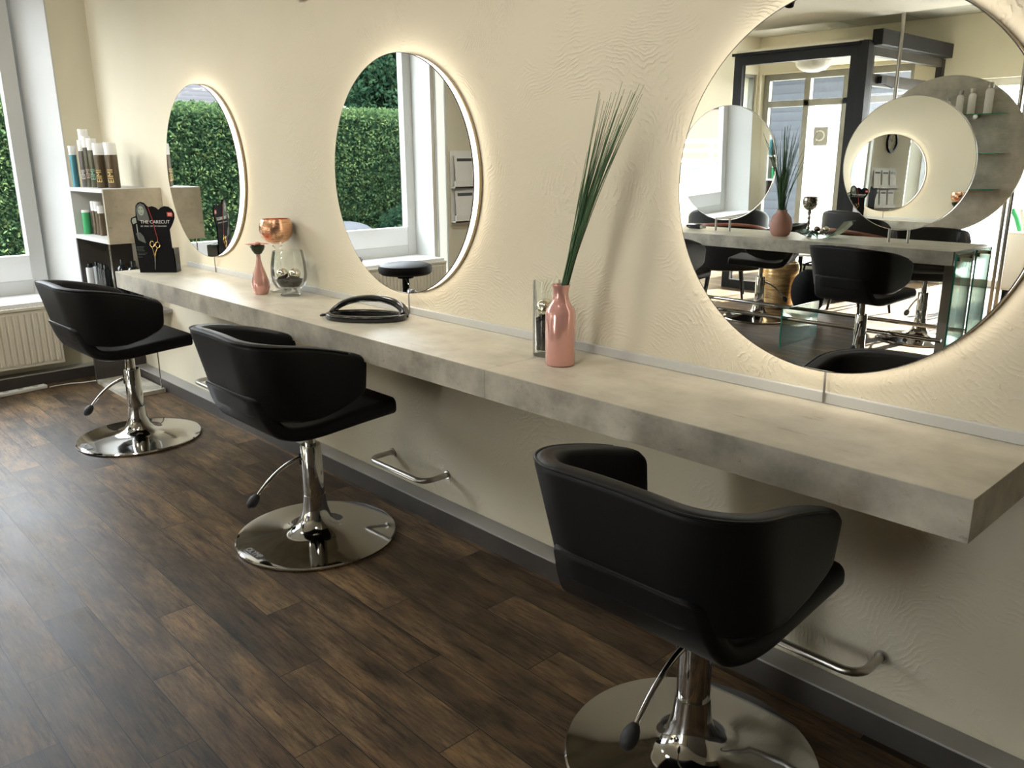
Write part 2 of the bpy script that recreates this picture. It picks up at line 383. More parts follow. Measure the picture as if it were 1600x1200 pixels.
# white reveals of the big window
rv = MB()
rv.prism([(XL+.002, W1[0]), (XL-WD, -.335), (XL-WD, -.343), (XL+.002, W1[0]-.008)], ((0, 0, zs), (1, 0, 0), (0, 1, 0), (0, 0, 1)), zh-zs)
rv.box(XL-WD, XL+.002, W1[1], W1[1]+.008, zs, zh).box(XL-WD, XL+.002, W1[1], W1[0]-.01, zh-.008, zh)
struct(rv.build('trim_1', 'white_paint', smooth=0))
struct(MB().box(XL-WD, XL+.115, W1[1], W1[0]-.005, zs-.03, zs).build('trim_2', 'sill_white', smooth=0, bevel=.004))
def window(name, x, y0, y1, z0, z1, fw=.075, mull=(), glassmat='window_glass', mat='white_paint', axis='x', d=.035, bars=()):
    b = MB(); lo, hi = min(y0, y1), max(y0, y1)
    def bx(a0, a1, c0, c1):
        if axis == 'x': b.box(x-d, x+d, a0, a1, c0, c1)
        else: b.box(a0, a1, x-d, x+d, c0, c1)
    bx(lo, lo+fw, z0, z1); bx(hi-fw, hi, z0, z1); bx(lo+fw, hi-fw, z0, z0+fw); bx(lo+fw, hi-fw, z1-fw, z1)
    for q in mull: bx(q-fw/2, q+fw/2, z0+fw, z1-fw)
    for q in bars: bx(lo+fw, hi-fw, q-fw/2, q+fw/2)
    fr = struct(b.build(name, mat, smooth=0, bevel=.004))
    g = MB()
    if axis == 'x': g.add([(x, lo+fw*.5, z0+fw*.5), (x, hi-fw*.5, z0+fw*.5), (x, hi-fw*.5, z1-fw*.5), (x, lo+fw*.5, z1-fw*.5)], [(0, 1, 2, 3)])
    else: g.add([(lo+fw*.5, x, z0+fw*.5), (hi-fw*.5, x, z0+fw*.5), (hi-fw*.5, x, z1-fw*.5), (lo+fw*.5, x, z1-fw*.5)], [(0, 1, 2, 3)])
    g.build('pane', glassmat, fr, smooth=0)
    return fr
w1 = window('window_1', XL-WD+.045, -2.605, -.345, zs, zh, .085)
MB().box(XL-WD+.015, XL-WD+.075, -2.53, -.42, zs+.08, .735).build('bottom_panel', 'sill_white', w1, smooth=0)
window('window_2', XL-WD+.045, -5.29, -3.96, zs, zh, .085)
window('window_3', XL+.006, SL[1]+.002, SL[0]-.002, .3, zh, .012, glassmat='frosted_pane', d=.012)
window('window_7', XL-.06, -7.42, -7.05, .1, 2.2, .03, mat='frame_olive')
# back wall: entrance part, big shop window
OA = (-5.50, -3.75, 0.02, 2.2); OB = (-3.25, -1.1, .02, 2.0)
b = MB()
b.box(XL-WD, OA[0], YB-.25, YB, 0, 2.8).box(OA[0], OA[1], YB-.25, YB, OA[3], 2.8).box(OA[1], OB[0], YB-.25, YB, 0, 2.8)
b.box(OB[0], OB[1], YB-.25, YB, OB[3], 2.8).box(OB[1], XR+.2, YB-.25, YB, 0, 2.8)
struct(b.build('wall_back', 'wall_paint', smooth=0))
window('window_4', YB-.12, OA[0], OA[1], .0, OA[3], .07, mull=(-4.955, -4.50), mat='frame_olive', axis='y', bars=(1.87,))
door = struct(MB().box(-4.93, -4.525, YB-.10, YB-.085, .04, 1.83).build('door_2', 'frosted_pane', smooth=0))
dm = frame_mat((-4.74, YB-.08, 1.50), (-1, 0, 0), (0, 0, 1))
pl = MB().box(-4.83, -4.66, YB-.083, YB-.081, 1.40, 1.60).build('sticker', 'print_grey', door, smooth=0)
text('C', .17, 'paper_white', pl, frame_mat((-4.745, YB-.080, 1.50), (-1, 0, 0), (0, 0, 1)), 'letter')
window('window_5', YB-.12, OB[0], OB[1], .0, OB[3], .07, mull=(-2.1,), mat='white_paint', axis='y')
# ceilings
struct(MB().box(XL-WD, XR+.2, -5.9, 0, ZC, ZC+.35).build('ceiling', 'ceiling_paint', smooth=0))
struct(MB().box(XL-WD, XR+.2, YB-.25, -5.9, 2.60, 2.8).build('ceiling_recess', 'ceiling_tile', smooth=0))
# baseboards: dark kick with grey ledge
BBD = .07
b = MB().box(XL+.02, 1.5, -BBD, 0, 0, .066); bf = struct(b.build('baseboard_front', 'base_dark', smooth=0))
MB().box(XL+.02, 1.5, -BBD-.003, 0, .066, .072).build('ledge', 'base_grey', bf, smooth=0, bevel=.0015)
b = MB().box(XL, XL+BBD+.02, -5.5, -BBD, 0, .066); bl = struct(b.build('baseboard_left', 'base_dark', smooth=0))
MB().box(XL, XL+BBD+.024, -5.5, -BBD, .066, .072).build('ledge', 'base_grey', bl, smooth=0, bevel=.0015)
# ------------------------------------------------------------------ entrance enclosure (black metal and glass)
def panel(b, axis, q, lo, hi, z0, z1, fw, d=.03):
    def bx(a0, a1, c0, c1):
        if axis == 'y': b.box(a0, a1, q-d, q+d, c0, c1)
        else: b.box(q-d, q+d, a0, a1, c0, c1)
    bx(lo, lo+fw, z0, z1); bx(hi-fw, hi, z0, z1); bx(lo+fw, hi-fw, z0, z0+fw); bx(lo+fw, hi-fw, z1-fw, z1)
VX0, VX1, VY = -4.74, -3.50, -5.72
b = MB(); panel(b, 'y', VY, VX0, VX1, 0, 2.21, .085); b.box(VX0-.02, VX1, VY-.05, VY+.05, 2.21, 2.235)
b.box(VX1-.02, VX1+.07, VY-.06, VY+.04, 0, 2.24)
vf = struct(b.build('window_6', 'frame_black', smooth=0, bevel=.003))
MB().add([(VX0+.05, VY, .05), (VX1-.05, VY, .05), (VX1-.05, VY, 2.17), (VX0+.05, VY, 2.17)], [(0, 1, 2, 3)]).build('pane', 'window_glass', vf, smooth=0)
b = MB(); panel(b, 'x', VX1+.02, YB+.02, VY-.06, 0, 2.2, .075); b.box(VX1-.01, VX1+.05, YB+.09, VY-.13, 1.88, 1.98)
d1 = struct(b.build('door_1', 'frame_bronze', smooth=0, bevel=.003))
x = VX1+.02
MB().add([(x, YB+.06, .05), (x, VY-.1, .05), (x, VY-.1, 2.15), (x, YB+.06, 2.15)], [(0, 1, 2, 3)]).build('pane', 'window_glass', d1, smooth=0)
MB().box(VX1+.05, VX1+.14, YB+.1, VY-.05, 2.2, 2.33).build('closer_box', 'frame_black', d1, smooth=0, bevel=.006)
MB().box(VX1+.05, VX1+.09, -6.05, -5.95, 1.9, 1.96).tube([(VX1+.07, -6.0, 1.9), (VX1+.1, -6.15, 1.87)], .006).build('door_latch', 'frame_black', d1)
struct(MB().box(VX0, VX1, YB, VY, 2.236, 2.26).build('ceiling_enclosure', 'wall_paint', smooth=0))
lamp = thing('ceiling_lamp', 'white round globe ceiling lamp inside the glass entrance enclosure', 'lamp', (-4.33, -6.45, 2.235))
MB().lathe([(0, -.15), (.06, -.146), (.12, -.125), (.16, -.09), (.172, -.05), (.16, -.03), (.08, -.02), (0, -.02)]).build('lamp_shade', 'white_plastic', lamp)
MB().lathe([(0, -.03), (.09, -.03), (.09, 0), (0, 0)]).build('mount', 'white_plastic', lamp)

# ------------------------------------------------------------------ wall counter
X0, X1, CD, CT, CH = -4.479, -.410, .36, .0811, .75
ct = thing('wall_counter', 'long floating counter in concrete-look laminate running under the three wall mirrors', 'counter', (0, 0, 0))
SEAM = -1.638
for a, c in ((X0, SEAM-.0006), (SEAM+.0006, X1)):
    o = MB().box(a, c, -CD, -.0, CH-CT, CH-.002).build('countertop', 'concrete_face', ct, smooth=0)
    MB().box(a, c, -CD, -.0, CH-.002, CH).build('top_surface', 'concrete_top', o, smooth=0)
tr = struct(MB().box(X0+.06, X1+.0, -.012, 0, CH+.0003, CH+.0265).build('trim_3', 'white_paint', smooth=0, bevel=.002))

# ------------------------------------------------------------------ wall mirrors with light rings
RM, MZ = .405, 1.2362
def wall_mirror():
    t = thing('wall_mirror', '', 'mirror', (0, 0, MZ), 0, 'lit round mirrors on the plaster wall')
    def disc(r0, y0, r1, y1, seg=96): return [(0, y0), (r0, y0), (r1, y1), (0, y1)]
    MB().lathe([(0, -.0395), (RM-.0035, -.0395), (RM-.002, -.0405), (0, -.0405)], seg=128, axis='y').build('mirror_glass', 'mirror', t)
    MB().lathe([(RM-.012, -.037), (RM, -.037), (RM, -.0402), (RM-.003, -.0402), (RM-.003, -.0393), (RM-.012, -.0393)], seg=128, axis='y').build('rim', 'dark_edge', t)
    MB().lathe([(RM-.03, -.036), (RM-.004, -.036), (RM-.004, -.014), (RM-.03, -.014)], seg=128, axis='y').build('light_ring', 'light_ring', t)
    MB().lathe([(0, -.0135), (RM-.004, -.0135), (RM-.002, -.012), (RM-.002, -.004), (0, -.003)], seg=128, axis='y').build('back_frame', 'bronze_frame', t)
    MB().tube([(.006, -.006, -RM+.03), (.006, -.017, -RM-.01), (.007, -.0165, CH-MZ+.004)], .0028, 8).build('power_cord', 'cord_grey', t)
    return t
wm = wall_mirror(); wm.location.x = -.8563
wm['label'] = 'nearest and largest-looking lit round mirror, above the free chair-side end of the counter'
copy_tree(wm, (-2.4443, 0, MZ), label='middle lit round mirror, above the black arched hand mirror')
copy_tree(wm, (-4.0641, 0, MZ), label='farthest lit round mirror, beside the bottle shelf and black scissors display')

# ------------------------------------------------------------------ ceiling spotlights over the counter
def spot(x, label):
    t = thing('ceiling_spotlight', label, 'spotlight', (x, -1.25, ZC), 0, 'ceiling spotlights over the wall counter')
    MB().lathe([(0, -.012), (.055, -.012), (.055, 0), (0, 0)], seg=32).build('mount', 'frame_black', t)
    MB().tube([(0, 0, -.01), (0, 0, -.06)], .008, 10).build('stem', 'frame_black', t)
    MB().tube([(0, -.035, -.045), (0, .03, -.125)], .036, 24).build('housing', 'frame_black', t)
    b = MB().tube([(0, .0303, -.1254), (0, .0310, -.1262)], .031, 24).build('lens', 'cap_white', t)
    l = bpy.data.lights.new('spot_bulb', 'SPOT'); l.energy = SPOT_W; l.color = (1, .95, .87); l.spot_size = R(105); l.spot_blend = .9; l.shadow_soft_size = .16
    o = bpy.data.objects.new('spot_bulb', l); COL.objects.link(o); o.parent = t; o.location = (0, .035, -.131)
    o.rotation_euler = Vector((0, 1.15, -1.35)).to_track_quat('-Z', 'Y').to_euler()
SPOT_W = 12.5
for x_, lb in ((-3.95, 'spotlight above the farthest wall mirror'), (-3.05, 'second spotlight from the window end, above the copper goblet'), (-2.15, 'spotlight above the middle wall mirror'), (-1.25, 'spotlight above the tall pink vase')): spot(x_, 'black ceiling '+lb)

for (x_, y_, tx, ty), lb in zip(((-3.55, -2.3, -5.5, -1.2), (-3.3, -4.1, -5.2, -6.2)), ('added black ceiling spotlight turned towards the big end-wall window', 'added black ceiling spotlight turned towards the glass entrance front')):  # unseen lamps, added to brighten the walls across the room
    t = thing('ceiling_spotlight', lb, 'spotlight', (x_, y_, ZC), math.atan2(-(tx-x_), ty-y_), 'added ceiling spotlights aimed across the room')
    MB().lathe([(0, -.012), (.055, -.012), (.055, 0), (0, 0)], seg=32).build('mount', 'frame_black', t)
    MB().tube([(0, 0, -.01), (0, 0, -.06)], .008, 10).build('stem', 'frame_black', t)
    MB().tube([(0, -.035, -.045), (0, .03, -.125)], .036, 24).build('housing', 'frame_black', t)
    l = bpy.data.lights.new('spot_bulb', 'SPOT'); l.energy = 45; l.color = (1, .94, .84); l.spot_size = R(110); l.spot_blend = .9; l.shadow_soft_size = .12
    o = bpy.data.objects.new('spot_bulb', l); COL.objects.link(o); o.parent = t; o.location = (0, .035, -.131); o.rotation_euler = Vector((0, 1.9, -1.4)).to_track_quat('-Z', 'Y').to_euler()

# ------------------------------------------------------------------ footrests
fr = thing('footrest', 'steel tube footrest on the wall behind the nearest chair', 'footrest', (-.83, 0, .172), 0, 'tube footrests on the wall under the counter')
hw = .173; path = [(-hw, -.003, 0), (-hw, -.07, 0)]
for i in range(7):
    a = R(90*i/6); path.append((-hw+.045*(1-math.cos(a)), -.07-.045*math.sin(a), 0))
path += [(-x, y, z) for x, y, z in reversed(path)]
MB().tube(path, .0105, 14).build('tube', 'brushed_steel', fr)
for sx_ in (-1, 1): MB().lathe([(0, -.006), (.016, -.006), (.016, -.001), (0, -.001)], (sx_*hw, 0, 0), axis='y', seg=20).build('flange', 'brushed_steel', fr)
copy_tree(fr, (-2.434, 0, .172), label='steel tube footrest on the wall to the right of the middle chair')
copy_tree(fr, (-4.06, 0, .172), label='steel tube footrest on the wall between the farthest and middle chairs')

# ------------------------------------------------------------------ styling chair
def chair():
    t = thing('styling_chair', '', 'chair', (0, 0, 0), 0, 'black salon chairs on round chrome bases')
    # --- backrest band, U-shaped
    def plan(s, tt):
        hw = .214+.024*tt; yb = -.232-.065*tt; r = .12; yf = .085+.01*tt
        a = abs(s); L = [hw-r, r*PI/2, yf-(yb+r)]; tot = sum(L); d = a*tot
        if d < L[0]: p = (d, yb); n = (0, -1)
        elif d < L[0]+L[1]:
            q = (d-L[0])/r; p = (hw-r+r*math.sin(q), yb+r-r*math.cos(q)); n = (math.sin(q), -math.cos(q))
        else:
            e = (d-L[0]-L[1]); p = (hw, yb+r+e); n = (1, 0)
        sg = 1 if s >= 0 else -1
        return Vector((p[0]*sg, p[1], 0)), Vector((n[0]*sg, n[1], 0))
    loops = []; NS = 84; top_line = []
    ss = [-1+2*i/NS for i in range(NS+1)]
    ss = sorted(set([-1+.003, -1+.008, -1+.016]+ss+[1-.003, 1-.008, 1-.016]))
    for s in ss:
        a = abs(s); zt = .784-.102*a**2.2; zb = float(np.interp(a, [0, .30, .42, .52, .66, .82, 1], [.522, .520, .514, .506, .505, .522, .560]))
        e = max(0, (a-.935)/.065); sh = .034*(1-math.sqrt(max(0, 1-min(1, e)**2)))
        zt -= sh; zb += sh*.9
        th = .024*(1-.75*max(0, (a-.975)/.025)**2)
        zm, H = (zt+zb)/2, (zt-zb)/2; loop = []
        for o_, h_ in rrect(th, H, min(.018, th*.9), 4):
            z = zm+h_; tt = (z-.48)/.29; p, n = plan(s, tt)
            loop.append((p.x+n.x*o_, p.y+n.y*o_, z))
        loops.append(loop)
        p, n = plan(s, (zt-.48)/.29); top_line.append((p.x+n.x*(th-.004), p.y+n.y*(th-.004), zt-.004))
    back = MB().loft(loops).build('backrest', 'black_leather', t, smooth=60)
    MB().tube(top_line[9:-9], .0032, 8).build('piping', 'black_leather', back)
    # --- seat sheet continuing up behind the back
    prof = [(.225, .482, .213), (.20, .481, .215), (.10, .475, .216), (0, .467, .216), (-.07, .461, .215), (-.125, .460, .211), (-.175, .467, .205), (-.213, .486, .198), (-.241, .517, .190), (-.2610, .550, .184), (-.2715, .580, .178), (-.2795, .603, .172)]
    P = []
    for i in range(len(prof)-1):      # resample
        for k in range(6):
            u = k/6; p0 = prof[max(0, i-1)]; p1 = prof[i]; p2 = prof[i+1]; p3 = prof[min(len(prof)-1, i+2)]
            P.append(tuple(.5*(2*p1[j]+(p2[j]-p0[j])*u+(2*p0[j]-5*p1[j]+4*p2[j]-p3[j])*u*u+(3*p1[j]-3*p2[j]+p3[j]-p0[j])*u**3) for j in range(3)))
    P.append(prof[-1]); n = len(P); loops = []
    for i, (y, z, wd) in enumerate(P):
        a = P[max(0, i-1)]; b = P[min(n-1, i+1)]; T = Vector((0, b[0]-a[0], b[1]-a[1])).normalized(); Nn = Vector((0, T.z, -T.y))
        u = i/(n-1); th = .029*(1-u)+.020*u
        endr = min(1, (i+.35)/5, (n-1-i+.35)/5); rr_ = math.sqrt(max(0, 1-(1-endr)**2))
        wd2 = wd-.045*(1-rr_); th2 = th*(.45+.55*rr_); lift = max(0, min(1, (u-.6)/.25)); lp_ = []
        for x, h in rrect(wd2, th2, th2*.75, 4):
            q = min(.12, max(0, abs(x)-.095)); lp_.append((x, y+Nn.y*h+lift*(.135-math.sqrt(.135**2-q*q))*.9, z+Nn.z*h))
        loops.append(lp_)
    MB().loft(loops).build('seat', 'black_leather', t, smooth=60)
    # --- chrome base
    MB().lathe([(0, 0), (.276, 0), (.281, .004), (.281, .009), (.277, .0135), (.262, .0155), (.20, .021), (.13, .029), (.09, .038), (.068, .052), (.053, .075), (.043, .11), (.038, .16), (0, .16)], seg=96).build('base', 'chrome', t, smooth=40)
    MB().lathe([(0, .15), (.0365, .15), (.0355, .34), (.033, .345), (.024, .345), (0, .345)], seg=40).build('column', 'chrome', t)
    MB().lathe([(0, .34), (.018, .34), (.018, .43), (.06, .435), (.07, .45), (0, .45)], seg=32).build('piston', 'chrome', t)
    MB().obox((-.022, -.0285, .292), (.004, -.003, 0), (.004, .005, 0), (0, 0, .020)).build('lever_slot', 'knob_black', t, smooth=0)
    lp = []
    for i in range(12):
        u = i/11; rad = .03+.165*u; lp.append((-.40*rad, -.917*rad, .300-.03*u-.095*u*u))
    lv = MB().tube(lp, [.0075-.002*i/11 for i in range(12)], 12).build('lever', 'chrome', t)
    e = Vector(lp[-1]); d = (Vector(lp[-1])-Vector(lp[-2])).normalized()
    MB().tube([e+d*x for x in (-.012, -.008, 0, .012, .026, .038, .046, .049)], [.004, .009, .014, .018, .0185, .015, .008, .001], 16).build('knob', 'knob_black', lv, smooth=60)
    # embossed name plate at rim
    ang = R(272); rr_ = .246
    pc = Vector((rr_*math.cos(ang), rr_*math.sin(ang), .0163)); ur = Vector((-math.sin(ang), math.cos(ang), 0)); vr = Vector((-math.cos(ang), -math.sin(ang), .06)).normalized()
    pl = MB().prism([(a, b) for a, b in rrect(.052, .014, .012, 4)], (pc, ur, vr, ur.cross(vr)), .0012).build('name_plate', 'dark_edge', t, smooth=0)
    text('OLYMP', .028, 'print_grey', pl, frame_mat(pc+Vector((0, 0, .0022)), ur, vr), ext=.0008)
    return t
ch = chair(); ch.location = (-.886, -.424, 0); ch.rotation_euler = (0, 0, R(1))
ch['label'] = 'nearest black salon chair, at the near end of the wall counter'
for c_ in ch.children:
    if c_.name.startswith(('seat', 'backrest')): c_.location.z = -.022
def aim(o, lev, dz=0.):
    for c_ in o.children:
        if c_.name.startswith('lever') and not c_.name.startswith('lever_slot'): c_.rotation_euler.z = R(lev)
        if c_.name.startswith(('seat', 'backrest')): c_.location.z = dz
    return o
aim(ch, 20, -.036)
aim(copy_tree(ch, (-2.475, -.433, 0), R(0), 'black salon chair in the middle of the three along the wall counter'), 0)
aim(copy_tree(ch, (-4.028, -.488, 0), R(1), 'farthest black salon chair along the wall, near the radiator'), 0)
aim(copy_tree(ch, (-2.23, -3.36, 0), R(180+8), 'black salon chair seen from behind in the nearest mirror, in front of the island'), 0)
aim(copy_tree(ch, (-3.60, -3.22, 0), R(180), 'black salon chair at the left edge of the nearest mirror, in front of the island'), 0)
aim(copy_tree(ch, (-3.56, -4.42, 0), R(72), 'black salon chair turned sideways behind the island, left in the nearest mirror'), 0)
aim(copy_tree(ch, (-2.30, -4.50, 0), R(-25), 'black salon chair behind the island near its glass end panels'), 0)

# ------------------------------------------------------------------ bottle shelf at the far end
SX0, SX1, SD = -5.26, -4.692, .30
sh = thing('display_shelf', 'concrete-look shelf unit for hair products in the corner by the window', 'shelf', (0, 0, 0))
MB().box(SX0, SX0+.022, -SD, -.002, .0, .865).build('side_panel', 'base_dark', sh, smooth=0)
bx_ = MB().box(SX1-.02, SX1, -SD, -.002, .865, 1.15).build('end_panel', 'concrete_panel', sh, smooth=0, bevel=.001)
MB().box(SX0, SX1-.02, -SD, -.002, 1.13, 1.15).box(SX0, SX1-.02, -SD, -.002, .865, .887).box(SX0, SX0+.02, -SD, -.002, .887, 1.13).build('shelf_box', 'white_paint', sh, smooth=0, bevel=.001)
MB().box(SX0+.022, SX1-.03, -SD+.01, -.002, .462, .48).build('shelf_board', 'base_grey', sh, smooth=0)
MB().box(SX0+.022, SX1-.06, -SD, -.08, 0, .022).build('base_board', 'concrete_face', sh, smooth=0)
for yy in (-SD+.02, -.095): MB().tube([(SX1-.075, yy, .02), (SX1-.075, yy, .866)], .004, 8).build('rod', 'chrome', sh)

def can(name, h, r, body, cap, capf=.24, prt=None, txt=None, label='', group=None, loc=(0, 0, 0), rz=0, cat='bottle', capr=1.0, shoulder=False):
    t = thing(name, label, cat, loc, rz, group)
    hb = h*(1-capf)
    pr = [(0, 0), (r*.94, 0), (r, .004), (r, hb-.006), (r*.96, hb), (0, hb)]
    if shoulder: pr = [(0, 0), (r*.94, 0), (r, .004), (r, hb*.86), (r*.8, hb*.95), (r*.5, hb), (0, hb)]
    MB().lathe(pr, seg=28).build('body', body, t)
    MB().lathe([(0, hb), (r*capr, hb), (r*capr, h-.003), (r*capr*.95, h), (0, h)], seg=28).build('cap', cap, t)
    if txt and prt:
        # vertical lettering facing the room (towards the camera side)
        a = R(-42); n = Vector((math.cos(a), math.sin(a), 0)); u = Vector((0, 0, 1)); v = u.cross(n)*-1
        text(txt, r*1.35, prt, t, frame_mat(n*(r+.0006)+Vector((0, 0, h*.27)), u, n.cross(u)), 'lettering', .0003)
    return t
top = [(-5.237, -.262, .225, .019, 'can_blue', None, .22, 'slim pale blue spray can at the left end of the upper shelf'),
       (-5.232, -.195, .315, .025, 'can_grey', 'print_white', .19, 'tallest grey spray can with a wide white cap on the upper shelf'),
       (-5.188, -.222, .255, .022, 'can_grey', 'print_white', .23, 'grey-brown spray can just right of the tallest can on the upper shelf'),
       (-5.128, -.215, .275, .022, 'can_olive', 'print_pink', .22, 'olive-grey spray can with pinkish lettering on the upper shelf'),
       (-5.050, -.213, .262, .025, 'can_olive', 'print_teal', .24, 'olive spray can with mint lettering on the upper shelf'),
       (-4.935, -.217, .235, .029, 'can_brown', 'print_gold', .26, 'brown spray can with gold lettering on the upper shelf'),
       (-4.985, -.155, .240, .018, 'can_blue', None, .2, 'slim blue-grey spray can squeezed between two brown cans on the upper shelf'),
       (-4.865, -.180, .235, .031, 'can_brown', 'print_gold', .26, 'rightmost brown spray can on the upper shelf, nearest the wall mirror')]
for i, (x, y, h, r, bm_, pm, cf, lb) in enumerate(top):
    can('spray_can', h, r, bm_, 'cap_white', cf, pm, 'EIMI' if pm else None, lb, 'hair spray cans on the upper shelf', (x, y, 1.1503))
low = [(-5.205, -.245, .135, .022, 'can_green', 0, .1, 'green and white can inside the open shelf compartment'),
       (-5.175, -.20, .185, .016, 'can_brown', 1, .27, 'slim brown can right behind the green can in the open compartment'),
       (-5.135, -.215, .185, .020, 'can_brown', 1, .28, 'brown white-capped can in the centre of the open compartment'),
       (-5.08, -.215, .185, .019, 'can_brown', 1, .28, 'brown white-capped can second from the concrete end panel'),
       (-5.02, -.22, .165, .018, 'can_brown', 1, .25, 'short brown white-capped can beside the concrete end panel')]
for x, y, h, r, bm_, q, cf, lb in low:
    can('hair_product_can', h, r, bm_, 'cap_white', cf, None, None, lb, 'cans inside the shelf compartment', (x, y, .8873))
tub = [(-5.205, -.262, .24, 'tube_white', 'white tube bottle at the left end of the low row beside the counter'),
       (-5.16, -.235, .25, 'tube_grey', 'silver-grey tube bottle next to the white one beside the counter'),
       (-5.105, -.235, .25, 'tube_black', 'third black tube bottle in the low row beside the counter'),
       (-5.05, -.24, .25, 'tube_black', 'fourth black tube bottle in the low row beside the counter'),
       (-4.98, -.245, .25, 'tube_black', 'black tube bottle of the low row closest to the counter end')]
for x, y, h, bm_, lb in tub:
    can('tube_bottle', h, .023, bm_, 'tube_black', .1, None, None, lb, 'tube bottles on the low shelf', (x, y, .4803), capr=.62)
for k, (x, y) in enumerate(((-4.99, -.15), (-4.88, -.13))):
    can('pump_bottle', .27, .036, 'tube_black', 'tube_black', .12, None, None, ['left', 'right'][k]+' one of two black bottles at the back of the low shelf by the wall', 'black bottles behind the low row', (x, y, .4803), capr=.4, shoulder=True)

# ------------------------------------------------------------------ scissors display board
A = Vector((-4.345, -.293, CH)); B = Vector((-4.213, -.165, CH)); ub = (B-A).normalized(); nb = Vector((ub.y, -ub.x, 0))
W_ = (B-A).length*1.0
bd = thing('scissors_display', 'black cut-out counter display board with heart top, portrait and golden scissors', 'display board', A+(B-A)/2+Vector((0, 0, .0005)))
def P2(px, py):    # from photo crop proportions to board plane
    return ((px-105)/500*W_*1.0-W_/2, (1080-py)/930*.348)
outl = [(135, 1080), (105, 560), (98, 440), (85, 400), (100, 360), (140, 342), (165, 335), (170, 260), (180, 200), (210, 165), (250, 150), (295, 165), (325, 200), (345, 218), (400, 207), (445, 222), (485, 255), (520, 225), (570, 207), (625, 215), (670, 250), (692, 300), (690, 360), (665, 420), (630, 480), (608, 510), (612, 700), (628, 1080)]
fr0 = (Vector((0, 0, 0)), ub, Vector((0, 0, 1)), nb)
board = MB().prism([P2(*q) for q in outl], fr0, -.006).build('board', 'black_matt', bd, smooth=0)
def flat(pts, mt, name, off=.0006): return MB().prism([P2(*q) for q in pts], (nb*off, ub, Vector((0, 0, 1)), nb), .0004).build(name, mt, board, smooth=0)
def ell(cx, cyy, rx, ry, n=20): return [(cx+rx*math.cos(2*PI*i/n), cyy+ry*math.sin(2*PI*i/n)) for i in range(n)]
flat([(190, 390), (178, 260), (200, 195), (248, 165), (298, 190), (325, 260), (345, 350), (350, 410), (300, 400), (230, 400)], 'print_hair', 'printed_hair')
flat(ell(248, 265, 42, 62), 'print_skin', 'printed_face', .0012)
for ex in (225, 268): flat(ell(ex, 245, 9, 6, 10), 'print_dark', 'printed_eye', .0018)
flat(ell(250, 300, 14, 5, 10), 'print_hair', 'printed_mouth', .0018)
flat([(105, 400), (120, 365), (165, 355), (170, 420), (120, 440)], 'print_skin', 'printed_hand', .0008)
flat([(160, 440), (172, 440), (178, 640), (166, 640)], 'print_skin', 'printed_comb', .0008)
flat([(140, 560), (200, 545), (245, 600), (265, 690), (170, 650)], 'print_hair', 'printed_arm', .0008)
flat([(598, 285), (665, 282), (678, 310), (670, 345), (600, 340)], 'red_label', 'red_logo', .0008)
for k, (yy, ln) in enumerate(((735, 100), (752, 90), (770, 95), (788, 105), (818, 130), (835, 105), (870, 60))):
    flat([(132, yy), (132+ln, yy), (132+ln, yy+5), (132, yy+5)], 'print_hair', 'printed_line', .0008)
def btxt(s, px, py, size, mt):
    a, z = P2(px, py); o = ub*a+Vector((0, 0, z))+nb*.0018; text(s, size, mt, board, frame_mat(o, ub, (0, 0, 1)))
btxt('THE CARECUT', 425, 412, .0225, 'paper_white'); rd2 = random.Random(5); px_ = 220
while px_ < 575:
    w_ = rd2.choice((9, 12, 14))
    if rd2.random() > .12: flat([(px_, 458+rd2.choice((0, 4))), (px_+w_, 456), (px_+w_, 474), (px_+2, 474-rd2.choice((0, 5)))], 'print_grey', 'printed_line', .0014)
    px_ += w_+5
for yy in (300, 318): flat([(612, yy), (664, yy), (664, yy+8), (612, yy+8)], 'paper_white', 'logo_line', .0014)
sc_ = MB()
def sp_(px, py): a, z = P2(px, py); return ub*a+Vector((0, 0, z))+nb*.005
sc_.tube([sp_(440, 640), sp_(430, 680)], .002, 8)
for cx, cyy in ((430, 710), (355, 700)):
    sc_.tube([sp_(cx+30*math.cos(2*PI*i/16), cyy+38*math.sin(2*PI*i/16)) for i in range(17)], .0022, 6, cap=False)
sc_.tube([sp_(425, 745), sp_(395, 800), sp_(375, 880)], [.0028, .003, .0025], 8).tube([sp_(352, 738), sp_(365, 800), sp_(375, 880)], [.0028, .003, .0025], 8)
sc = sc_.build('scissors', 'gold_metal', bd)
MB().tube([sp_(374, 880), sp_(356, 1040)], [.0026, .0008], 8).build('blades', 'brushed_steel', sc)
MB().tube([sp_(355, 225), sp_(395, 380), sp_(420, 540), sp_(440, 640)], .0014, 6).build('red_band', 'red_label', bd)
bxs = MB(); bxs.obox((ub*.028-nb*.035+Vector((0, 0, .06))), ub*.075, nb*.026, Vector((0, 0, .06))); bxs.build('stand_box', 'black_plastic', bd, smooth=0)

# ------------------------------------------------------------------ vases and glass on the counter
v = thing('bud_vase', 'small glossy pink bud vase with one flower, left of the copper goblet', 'vase', (-3.272, -.172, CH))
MB().lathe([(0, 0), (.026, 0), (.031, .006), (.038, .03), (.037, .05), (.026, .085), (.014, .12), (.009, .145), (.0085, .163), (.0105, .170), (.008, .170), (.006, .15), (0, .14)], seg=36).build('body', 'rose_metal', v)
fl = thing('artificial_flower', 'single pink rose head with dark green leaves in the small bud vase', 'flower', (-3.272, -.172, CH+.15))
MB().tube([(0, 0, 0), (0, 0, .03)], .002, 8).build('stem', 'leaf_dark', fl)
b = MB()
for k in range(6):
    a = k*PI/3; b.add([(0, 0, .016), (.022*math.cos(a-.5), .022*math.sin(a-.5), .03), (.034*math.cos(a), .034*math.sin(a), .052), (.022*math.cos(a+.5), .022*math.sin(a+.5), .03)], [(0, 1, 2, 3)])
